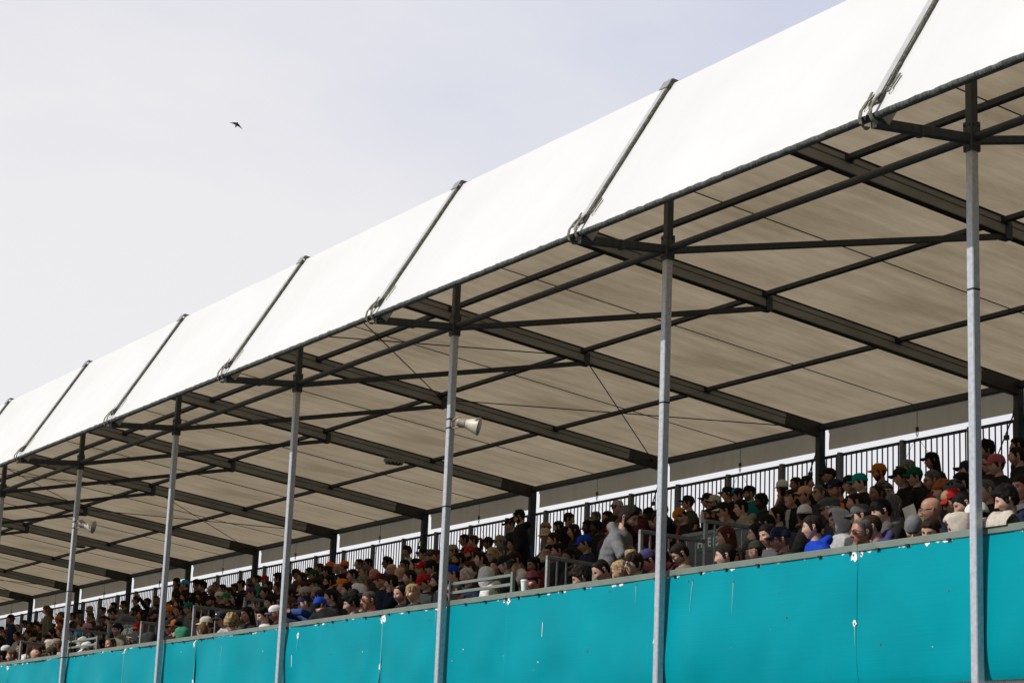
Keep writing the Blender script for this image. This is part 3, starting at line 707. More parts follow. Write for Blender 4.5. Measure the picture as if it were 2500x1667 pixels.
def brimmesh(r0=.094, ln=.075, half=50, droop=.016, z0=.052, curve=.022, name='brim', full=False):
    b = MB(); nu, nv = 18, 5
    def f(u, v, off):
        a = R(-half+2*half*u) if not full else 2*math.pi*u; s = 1 if full else (1-.55*abs(2*u-1)**2.6)
        rr = v*ln*s; x = math.sin(a)*(.080+rr*(.45 if not full else 1)); y = -math.cos(a)*(.100+rr)
        if not full: y = -math.cos(a*.92)*.103-rr; 
        return Vector((x, y+(.004), z0-droop*v-(curve*(abs(2*u-1)**2) if not full else 0)*(.35+.65*v)+off))
    for off, fl in ((.0, False), (-.005, True)):
        vs, fs = sheet(lambda u, v: f(u, v, off), nu, nv, not fl); b.add(vs, fs, 0, True)
    e = [f(i/nu, 1, 0) for i in range(nu+1)]+[f(i/nu, 1, -.005) for i in range(nu+1)]
    b.add(e, [(i, i+1, nu+2+i, nu+1+i) for i in range(nu)], 0, True)
    me = bpy.data.meshes.new(name); me.from_pydata(b.v, [], b.f); me.polygons.foreach_set('use_smooth', [True]*len(b.f)); me.materials.append(None); return me
def headgear(kind):
    if kind in HM: return HM[kind]
    if kind == 'cap':
        lo = lambda ph: .044+(-.03)*(1-math.cos(ph))/2*1.15
        th = lambda p, ph: (.0135+.010*sm(.05, .105, p[2])+.004*max(0, math.cos(ph))*sm(.05, .08, p[2]))*(1+.05*nz1(p, 20))
        me = (shell(th, lambda p, ph: p[2]-lo(ph), 'cap', 2, lambda c: 1 if (c[1] < -.035 and abs(c[0]) < .062) else 0), brimmesh())
    elif kind == 'bean':
        me = (shell(lambda p, ph: .014+.007*(p[2] < lo_b(ph)+.035)+.0015*math.sin(ph*44)+.010*sm(.09, .12, p[2]), lambda p, ph: p[2]-lo_b(ph), 'beanie'), None)
    elif kind == 'flat':
        lo = lambda ph: .046-.03*(1-math.cos(ph))/2
        me = (shell(lambda p, ph: .014+.022*sm(.05, .08, p[2])*(1-sm(.1, .125, p[2])*.6)+.012*max(0, math.cos(ph))*sm(.05,.07,p[2]), lambda p, ph: p[2]-lo(ph), 'flat_cap'), brimmesh(ln=.045, droop=.022))
    elif kind == 'buck':
        me = (shell(lambda p, ph: .014+.012*sm(.05, .1, p[2]), lambda p, ph: p[2]-.032, 'bucket_hat'), brimmesh(ln=.055, droop=.035, z0=.040, full=True))
    elif kind == 'hood':
        def mk(p, ph):
            c = -p[1]; v = .04-(c-.030) if p[2] < .088 else .05-(.0)
            v = min(v, .02+(-c+.052)); 
            if p[2] > .08: v = max(v, min(.02, p[2]-.08))
            if abs(p[0]) < .05 and c > .06 and p[2] < .085: v = -1
            return v
        me = (shell(lambda p, ph: .028+.012*nz1(p, 14)+.012*sm(.0, -.1, p[2])+.010*max(0, math.cos(ph))*sm(.06,.1,p[2]), mk, 'hood'), None)
    HM[kind] = me; return me
def lo_b(ph): return .036-.028*(1-math.cos(ph))/2
def emblem_mesh(side=False):
    k = 'emb%d' % side
    if k not in HM:
        f = (lambda p, ph: .012 if (p[1] < -.05 and abs(p[0]) < .02 and .066 < p[2] < .090) else -1) if not side else (lambda p, ph: .012 if (abs(p[0]) > .05 and abs(p[1]+.01) < .022 and .05 < p[2] < .075) else -1)
        HM[k] = shell(lambda p, ph: .026, f, 'emblem')
    return HM[k]
def glasses(kind):
    k = 'gl'+kind
    if k in HM: return HM[k]
    b = MB(); dark = kind in 'sm'
    for sg in (-1, 1):
        def lens(u, v): a = 2*math.pi*u; x = .033+.0285*v*math.cos(a)*(1 if dark else .9); z = .010+.0205*v*math.sin(a)*(1 if math.sin(a) > 0 else 1.05)*(1 if dark else .9); return Vector((sg*x, -.099+.12*max(0, x-.02)**1.35, z))
        vs, fs = sheet(lens, 18, 3, sg > 0); dark and b.add(vs, fs, 1, True)
        b.tube([lens(u/18, 1)-Vector((0,.001,0)) for u in range(19)], .0026 if not dark else .0022, 5)
        b.tube([(sg*.060,-.087,.016),(sg*.073,-.055,.015),(sg*.079,.005,.010),(sg*.077,.02,.0)], .0026, 5)
    b.tube([(-.008,-.100,.014),(0,-.103,.016),(.008,-.100,.014)], .0026, 5)
    me = bpy.data.meshes.new('glasses'); me.from_pydata(b.v, [], b.f); me.materials.append(M['frame']); me.materials.append(M['lens'] if kind == 's' else M['mirror'] if kind == 'm' else M['clear'])
    me.polygons.foreach_set('material_index', b.m); me.polygons.foreach_set('use_smooth', b.sm); HM[k] = me; return me
def earmesh(b, sg):
    pts = [(sg*.074,.012,-.028),(sg*.080,.018,-.010),(sg*.086,.026,.010),(sg*.086,.022,.024),(sg*.080,.008,.026),(sg*.076,.000,.012)]
    b.tube(pts, [.006,.0065,.0075,.0075,.0065,.004], 7); b.tube([(sg*.075,.006,-.02),(sg*.080,.014,.0),(sg*.078,.010,.016)], [.006,.009,.005], 7)

# poses: joints in metres from the seat (or from the hip for people on their feet); right hand side mirrored unless given
def rotx(p, a): p = Vector(p); return Vector((p.x, p.y*math.cos(a)-p.z*math.sin(a), p.y*math.sin(a)+p.z*math.cos(a)))
POSES = {
 'sit':   dict(lean=8,  el=[(.255,-.05,.27),(.25,-.06,.27)], wr=[(.12,-.30,.13),(.10,-.31,.12)]),
 'fwd':   dict(lean=26, el=[(.25,-.36,.20),(.25,-.36,.20)], wr=[(.07,-.52,.20),(.05,-.53,.22)]),
 'rail':  dict(lean=24, el=[(.34,-.42,.52),(.34,-.44,.52)], wr=[(.03,-.54,.535),(-.05,-.56,.545)]),
 'chin':  dict(lean=18, el=[(.20,-.33,.26),(.25,-.2,.22)], wr=[(.06,-.27,.545),(.02,-.42,.16)]),
 'hands': dict(lean=16, el=[(.23,-.24,.25),(.23,-.24,.25)], wr=[(.05,-.36,.47),(.03,-.37,.46)]),
 'cross': dict(lean=4,  el=[(.27,-.12,.27),(.27,-.12,.27)], wr=[(-.08,-.25,.30),(-.08,-.22,.27)]),
 'raise': dict(lean=6,  el=[(.30,-.2,.62),(.25,-.06,.27)], wr=[(.22,-.34,.84),(.10,-.31,.12)]),
 'read':  dict(lean=14, el=[(.25,-.14,.25),(.25,-.14,.25)], wr=[(.14,-.42,.30),(.14,-.42,.30)]),
 'slump': dict(lean=42, el=[(.24,-.50,.12),(.24,-.50,.12)], wr=[(.06,-.58,.05),(.04,-.60,.06)]),
 'low':   dict(lean=12, el=[(.235,-.04,.27),(.235,-.04,.27)], wr=[(.12,-.20,.16),(.10,-.21,.15)]),
 'stand': dict(lean=4,  el=[(.26,.01,.24),(.26,.01,.24)], wr=[(.25,-.07,.0),(.25,-.09,.0)], stand=1),
 'pocket':dict(lean=16, el=[(.30,-.02,.24),(.30,-.26,.30)], wr=[(.20,-.12,-.02),(.04,-.42,.22)], stand=1),
 'bend':  dict(lean=62, el=[(.22,-.52,.10),(.22,-.52,.10)], wr=[(.10,-.66,-.08),(.10,-.66,-.08)], stand=1),
}
for k, v in POSES.items():
    a = R(v['lean']); v['neck'] = rotx((0,0,.335), a*.85)+rotx((0,0,.265), a*1.15)
    v['sh'] = [v['neck']+rotx((s*.185,.005,-.078), a) for s in (1, -1)]
    v['chest'] = rotx((0,0,.335), a*.85)
    hd_ = a*(.55 if v['lean'] < 40 else .85); v['headc'] = v['neck']+rotx((0,-.026,.134), hd_)
def loft(b, rings, m=0, smooth=True, n=18, cap=True):
    vs = []
    for (c, rx, ry, tilt, ex) in rings:
        for k in range(n):
            t = 2*math.pi*k/n; cx, sy = math.cos(t), math.sin(t)
            p = Vector((rx*math.copysign(abs(cx)**ex, cx), ry*math.copysign(abs(sy)**ex, sy), 0)); vs.append(Vector(c)+rotx(p, tilt))
    fs = []
    for i in range(len(rings)-1):
        for k in range(n): fs.append((i*n+k, i*n+(k+1) % n, (i+1)*n+(k+1) % n, (i+1)*n+k))
    if cap: fs += [tuple(range(n-1, -1, -1)), tuple(range((len(rings)-1)*n, len(rings)*n))]
    b.add(vs, fs, m, smooth)
def torso(b, P_, grow=0, collar=True):
    a = R(P_['lean']); q = lambda z, dy=0: (rotx((0,dy,z), a*.85) if z <= .335 else P_['chest']+rotx((0,dy,z-.335), a*1.15))
    rg = [(-.06,.165,.125),(0,.185,.135),(.12,.175,.12),(.25,.185,.12),(.36,.20,.125),(.44,.205,.115),(.50,.195,.102),(.545,.155,.09),(.58,.105,.076),(.605,.070,.064)]
    loft(b, [(q(z, .0), rx+grow, ry+grow, a*(.85 if z <= .335 else 1.15), .82) for z, rx, ry in rg])
def hand(b, wp, ep, m, s, curl=.6):
    d = (wp-ep).normalized(); up = Vector((0,0,1)); sd = d.cross(up)
    if sd.length < .05: sd = Vector((1,0,0))
    sd.normalize(); nrm = sd.cross(d); 
    loftpts = [wp-d*.02, wp+d*.02, wp+d*.055, wp+d*.09]
    b.tube(loftpts, [.024,.032,.036,.030], 9, m)
    for i, (o, ln) in enumerate(((-.027,.066),(-.009,.076),(.010,.070),(.027,.055))):
        p0 = wp+d*.082+sd*o; p1 = p0+d*ln*.5-nrm*ln*.15*curl*1.6; p2 = p1+d*ln*.30*(1-.5*curl)-nrm*ln*.45*curl; p3 = p2-nrm*ln*.3*curl+d*ln*.25*(1-curl)
        b.tube([p0-d*.01, p1, p2, p3], [.0095,.0088,.008,.0062], 6, m)
    t0 = wp+d*.03-sd*s*.026; b.tube([t0, t0+d*.03-sd*s*.022-nrm*.008, t0+d*.062-sd*s*.018-nrm*.02], [.012,.0105,.0075], 6, m)
BASE = {}
def basebody(pose):
    """torso, arms, hands and legs of the body, in one mesh"""
    if pose in BASE: return BASE[pose]
    P_ = POSES[pose]; b = MB(); torso(b, P_, -.045)
    for i, s in enumerate((1, -1)):
        e = Vector(P_['el'][i]); w_ = Vector(P_['wr'][i]); e.x *= s; w_.x *= s; sh = P_['sh'][i]
        b.tube([sh-Vector((s*.05,0,.03)), sh.lerp(e, .3), e, e.lerp(w_, .3), w_], [.026,.036,.035,.038,.026], 10, 0); hand(b, w_, e, 0, s)
        hip = Vector((s*.09,0,0))
        if P_.get('stand'): b.tube([hip, hip+Vector((0,.0,-.44)), hip+Vector((0,.02,-.86)), hip+Vector((0,-.10,-.90))], [.075,.05,.036,.03], 10, 0)
        else: b.tube([hip, hip+Vector((s*.05,-.44,.03)), hip+Vector((s*.05,-.42,-.38)), hip+Vector((s*.05,-.54,-.42))], [.075,.05,.036,.03], 10, 0)
    BASE[pose] = b; return b
TOPS = {}
def topmesh(pose, kind):
    """kind j jacket, h hoodie with the hood down, t short sleeves"""
    key = (pose, kind)
    if key in TOPS: return TOPS[key]
    P_ = POSES[pose]; b = MB(); gr = {'j': .012, 'h': .016, 't': .004}[kind]; torso(b, P_, gr)
    a = R(P_['lean'])
    for i, s in enumerate((1, -1)):
        e = Vector(P_['el'][i]); w_ = Vector(P_['wr'][i]); e.x *= s; w_.x *= s; sh = P_['sh'][i]; sh2 = sh-Vector((s*.03,0,.0))
        if kind == 't': b.tube([sh2, sh.lerp(e, .35), sh.lerp(e, .72)], [.066,.064,.066], 12)
        else: b.tube([sh2, sh.lerp(e, .3), sh.lerp(e, .7), e, e.lerp(w_, .25), e.lerp(w_, .7), e.lerp(w_, .97)], [.07,.068,.062,.060,.060,.052,.040], 12)
    nk = P_['neck']
    ring = [nk+rotx((.070*math.cos(t), .066*math.sin(t), -.004+.012*math.sin(t)), a) for t in [2*math.pi*k/16 for k in range(17)]]
    b.tube(ring, .016 if kind != 't' else .011, 8)
    if kind == 'h':
        hp = [nk+rotx((.105*math.cos(t), .045+.085*math.sin(t), -.022+.03*math.sin(t)), a) for t in [math.pi*(k/10) for k in range(11)]]
        b.tube(hp, [.026,.036,.044,.05,.054,.056,.054,.05,.044,.036,.026], 10)
    me = bpy.data.meshes.new('tmp'); me.from_pydata(b.v, [], b.f); o = bpy.data.objects.new('tmp', me); C.objects.link(o)
    md = o.modifiers.new('r', 'REMESH'); md.mode = 'VOXEL'; md.voxel_size = .019; md2 = o.modifiers.new('s', 'SMOOTH'); md2.factor = .6; md2.iterations = 3
    dg = bpy.context.evaluated_depsgraph_get(); res = bpy.data.meshes.new_from_object(o.evaluated_get(dg)); bpy.data.objects.remove(o); bpy.data.meshes.remove(me)
    n = len(res.vertices); co_ = np.empty(n*3); res.vertices.foreach_get('co', co_); co_ = co_.reshape(-1, 3); no = np.empty(n*3); res.vertices.foreach_get('normal', no); no = no.reshape(-1, 3)
    amp = {'j': .013, 'h': .014, 't': .009}[kind]; oo = len(TOPS)*3.1
    for i in range(n):
        p = co_[i]; q = 1-abs(mnoise.noise(Vector((p[0]*7+oo, p[1]*7, p[2]*13))))*2; r2 = mnoise.noise(Vector((p[0]*17, p[1]*17+oo, p[2]*24)))
        co_[i] += no[i]*(amp*(.55*q-.25)+amp*.35*r2)
    res.vertices.foreach_set('co', co_.ravel()); res.name = {'j': 'jacket', 'h': 'hoodie', 't': 'shirt'}[kind]
    while len(res.materials) < 2: res.materials.append(None)
    res.polygons.foreach_set('use_smooth', [True]*len(res.polygons))
    inv = P_['chest']; mi = []
    for pl in res.polygons:
        c = rotx(Vector(pl.center)-inv, -a); mi.append(1 if (c.y < -.06 and abs(c.x) < .018+.16*max(0, c.z+.02) and c.z > -.3 and c.z < .25 and abs(c.x) < .05) else 0)
    res.polygons.foreach_set('material_index', mi); res.update(); TOPS[key] = res; return res
TRS = {}
def trousers(pose):
    st = bool(POSES[pose].get('stand'))
    if st not in TRS:
        b = MB(); loft(b, [((0,0,-.1),.15,.12,0,.85),((0,0,.0),.19,.145,0,.85),((0,0,.06),.175,.13,0,.85)])
        for s in (1, -1):
            hip = Vector((s*.09,0,-.02))
            if st: b.tube([hip, hip+Vector((0,0,-.42)), hip+Vector((0,.02,-.84))], [.098,.075,.062], 12)
            else: b.tube([hip, hip+Vector((s*.05,-.42,.03)), hip+Vector((s*.05,-.47,-.02)), hip+Vector((s*.05,-.43,-.38))], [.098,.078,.074,.055], 12)
        me = bpy.data.meshes.new('trousers'); me.from_pydata(b.v, [], b.f); me.polygons.foreach_set('use_smooth', b.sm); me.materials.append(None); TRS[st] = me
    return TRS[st]
def child(name, me, mats, par, mtx=None):
    o = bpy.data.objects.new(name, me); C.objects.link(o); o.parent = par
    if mtx is not None: o.matrix_local = mtx
    for i, m in enumerate(mats):
        if i < len(o.material_slots) and m is not None: o.material_slots[i].link = 'OBJECT'; o.material_slots[i].material = m
    return o
GFA = np.array(GF)
def person(loc_head, faz, pitch=0, roll=0, pose='sit', skin='f', hairc='dk', style='s', gear=None, gearc=('black','black'), brimc=None, back=False, eyes='', brd=None, top=('j','black',None), tr='navy', emb=None, scale=1.0, lean_dir=None, var=0, mouth=0):
    P_ = POSES[pose]; fa = math.atan2(faz[0], -faz[1])                                  # turn about Z that takes -Y to the facing
    tz = .45*fa if lean_dir is None else lean_dir
    Hm = Matrix.Translation(P_['headc']) @ Matrix.Rotation(fa-tz, 4, 'Z') @ Matrix.Rotation(roll, 4, 'Y') @ Matrix.Rotation(pitch, 4, 'X')
    base = basebody(pose); b = MB(); b.v = list(base.v); b.f = [list(f) for f in base.f]; b.m = list(base.m); b.sm = list(base.sm)
    rr = random.Random(int(abs(loc_head[0])*997+abs(loc_head[2])*331)); V = headverts(rr.uniform(.96,1.05), rr.uniform(.8,1.25), rr.uniform(.94,1.1), mouth)
    A = np.array(Hm.to_3x3()); hv = V.reshape(-1, 3)@A.T+np.array(P_['headc'])
    fm = FM; n0 = len(b.v); b.v += [tuple(p) for p in hv]; b.f += [[n0+i for i in f] for f in GF]; b.m += fm; b.sm += [True]*len(GF)
    e = MB(); earmesh(e, 1); earmesh(e, -1); ev = [tuple(Hm @ Vector(p)) for p in e.v]; b.add(ev, e.f, 0, True)
    nk = P_['neck']; a = R(P_['lean']); rings = []; hb = Hm @ Vector((0,.018,-.062))
    p0 = nk+rotx((0,.004,-.05), a)
    b.tube([p0, nk+rotx((0,.004,.0), a), nk.lerp(hb, .55)+Vector((0,.004,0)), hb], [.066,.057,.052,.052], 14, 0)
    root = b.build('person', [MS[skin], MLIP[skin], MH[hairc], M['eye']])
    root.scale = (scale,)*3; root.rotation_euler = (0,0,tz)
    off = Matrix.Rotation(tz, 4, 'Z') @ (P_['headc']*scale); root.location = Vector(loc_head)-off
    if style != 'none': child('hair', hair(style, var), [MH[hairc]], root, Hm)
    if gear:
        G_ = headgear(gear); bm_ = Hm @ Matrix.Rotation(math.pi if back else 0, 4, 'Z') @ Matrix.Rotation(R(-4 if gear == 'cap' else 0), 4, 'X')
        nm = {'cap': 'cap', 'bean': 'beanie', 'flat': 'flat_cap', 'buck': 'hat', 'hood': 'hood'}[gear]
        c = child(nm, G_[0], [MC[gearc[0]], MC[gearc[1]]], root, bm_)
        if G_[1]: child('brim', G_[1], [MC[brimc or gearc[0]]], c)
        if emb and gearc[0] == 'olive':
            if 'ny' not in HM: HM['ny'] = text_mesh('NY', .055, .003, .003); HM['ny'].materials.append(M['white'])
            child('lettering', HM['ny'], [], c, Matrix.Translation((0,-.121,.078)) @ Matrix.Rotation(R(72), 4, 'X'))
        elif emb: child('emblem', emblem_mesh(emb[0] == 'side'), [MC[emb[1]]], c)
    if eyes: child('sunglasses' if eyes in 'sm' else 'spectacles', glasses(eyes), [], root, Hm)
    if brd: child('beard' if brd[0] == 'B' else 'stubble', beard(0 if brd[0] == 'B' else 1), [MH[brd[1]] if brd[0] == 'B' else MSTUB[skin]], root, Hm) if brd[0] != 'M' else child('moustache', stache(), [MH[brd[1]]], root, Hm)
    k, c1, c2 = top; child({'j': 'jacket', 'h': 'hoodie', 't': 'shirt'}[k], topmesh(pose, k), [MC[c1], MC[c2 or c1]], root)
    child('trousers', trousers(pose), [MC[tr]], root)
    return root
# ---------------------------------------------------------------- the crowd
CROP = dict(a=(0,1380,5.6), b=(380,1320,5.6), c=(700,1280,5.6), d=(1060,1200,5.6), e=(1360,1180,5.6), f=(1640,1100,5.6), g=(1980,1060,5.228), h=(2180,1030,5.228))
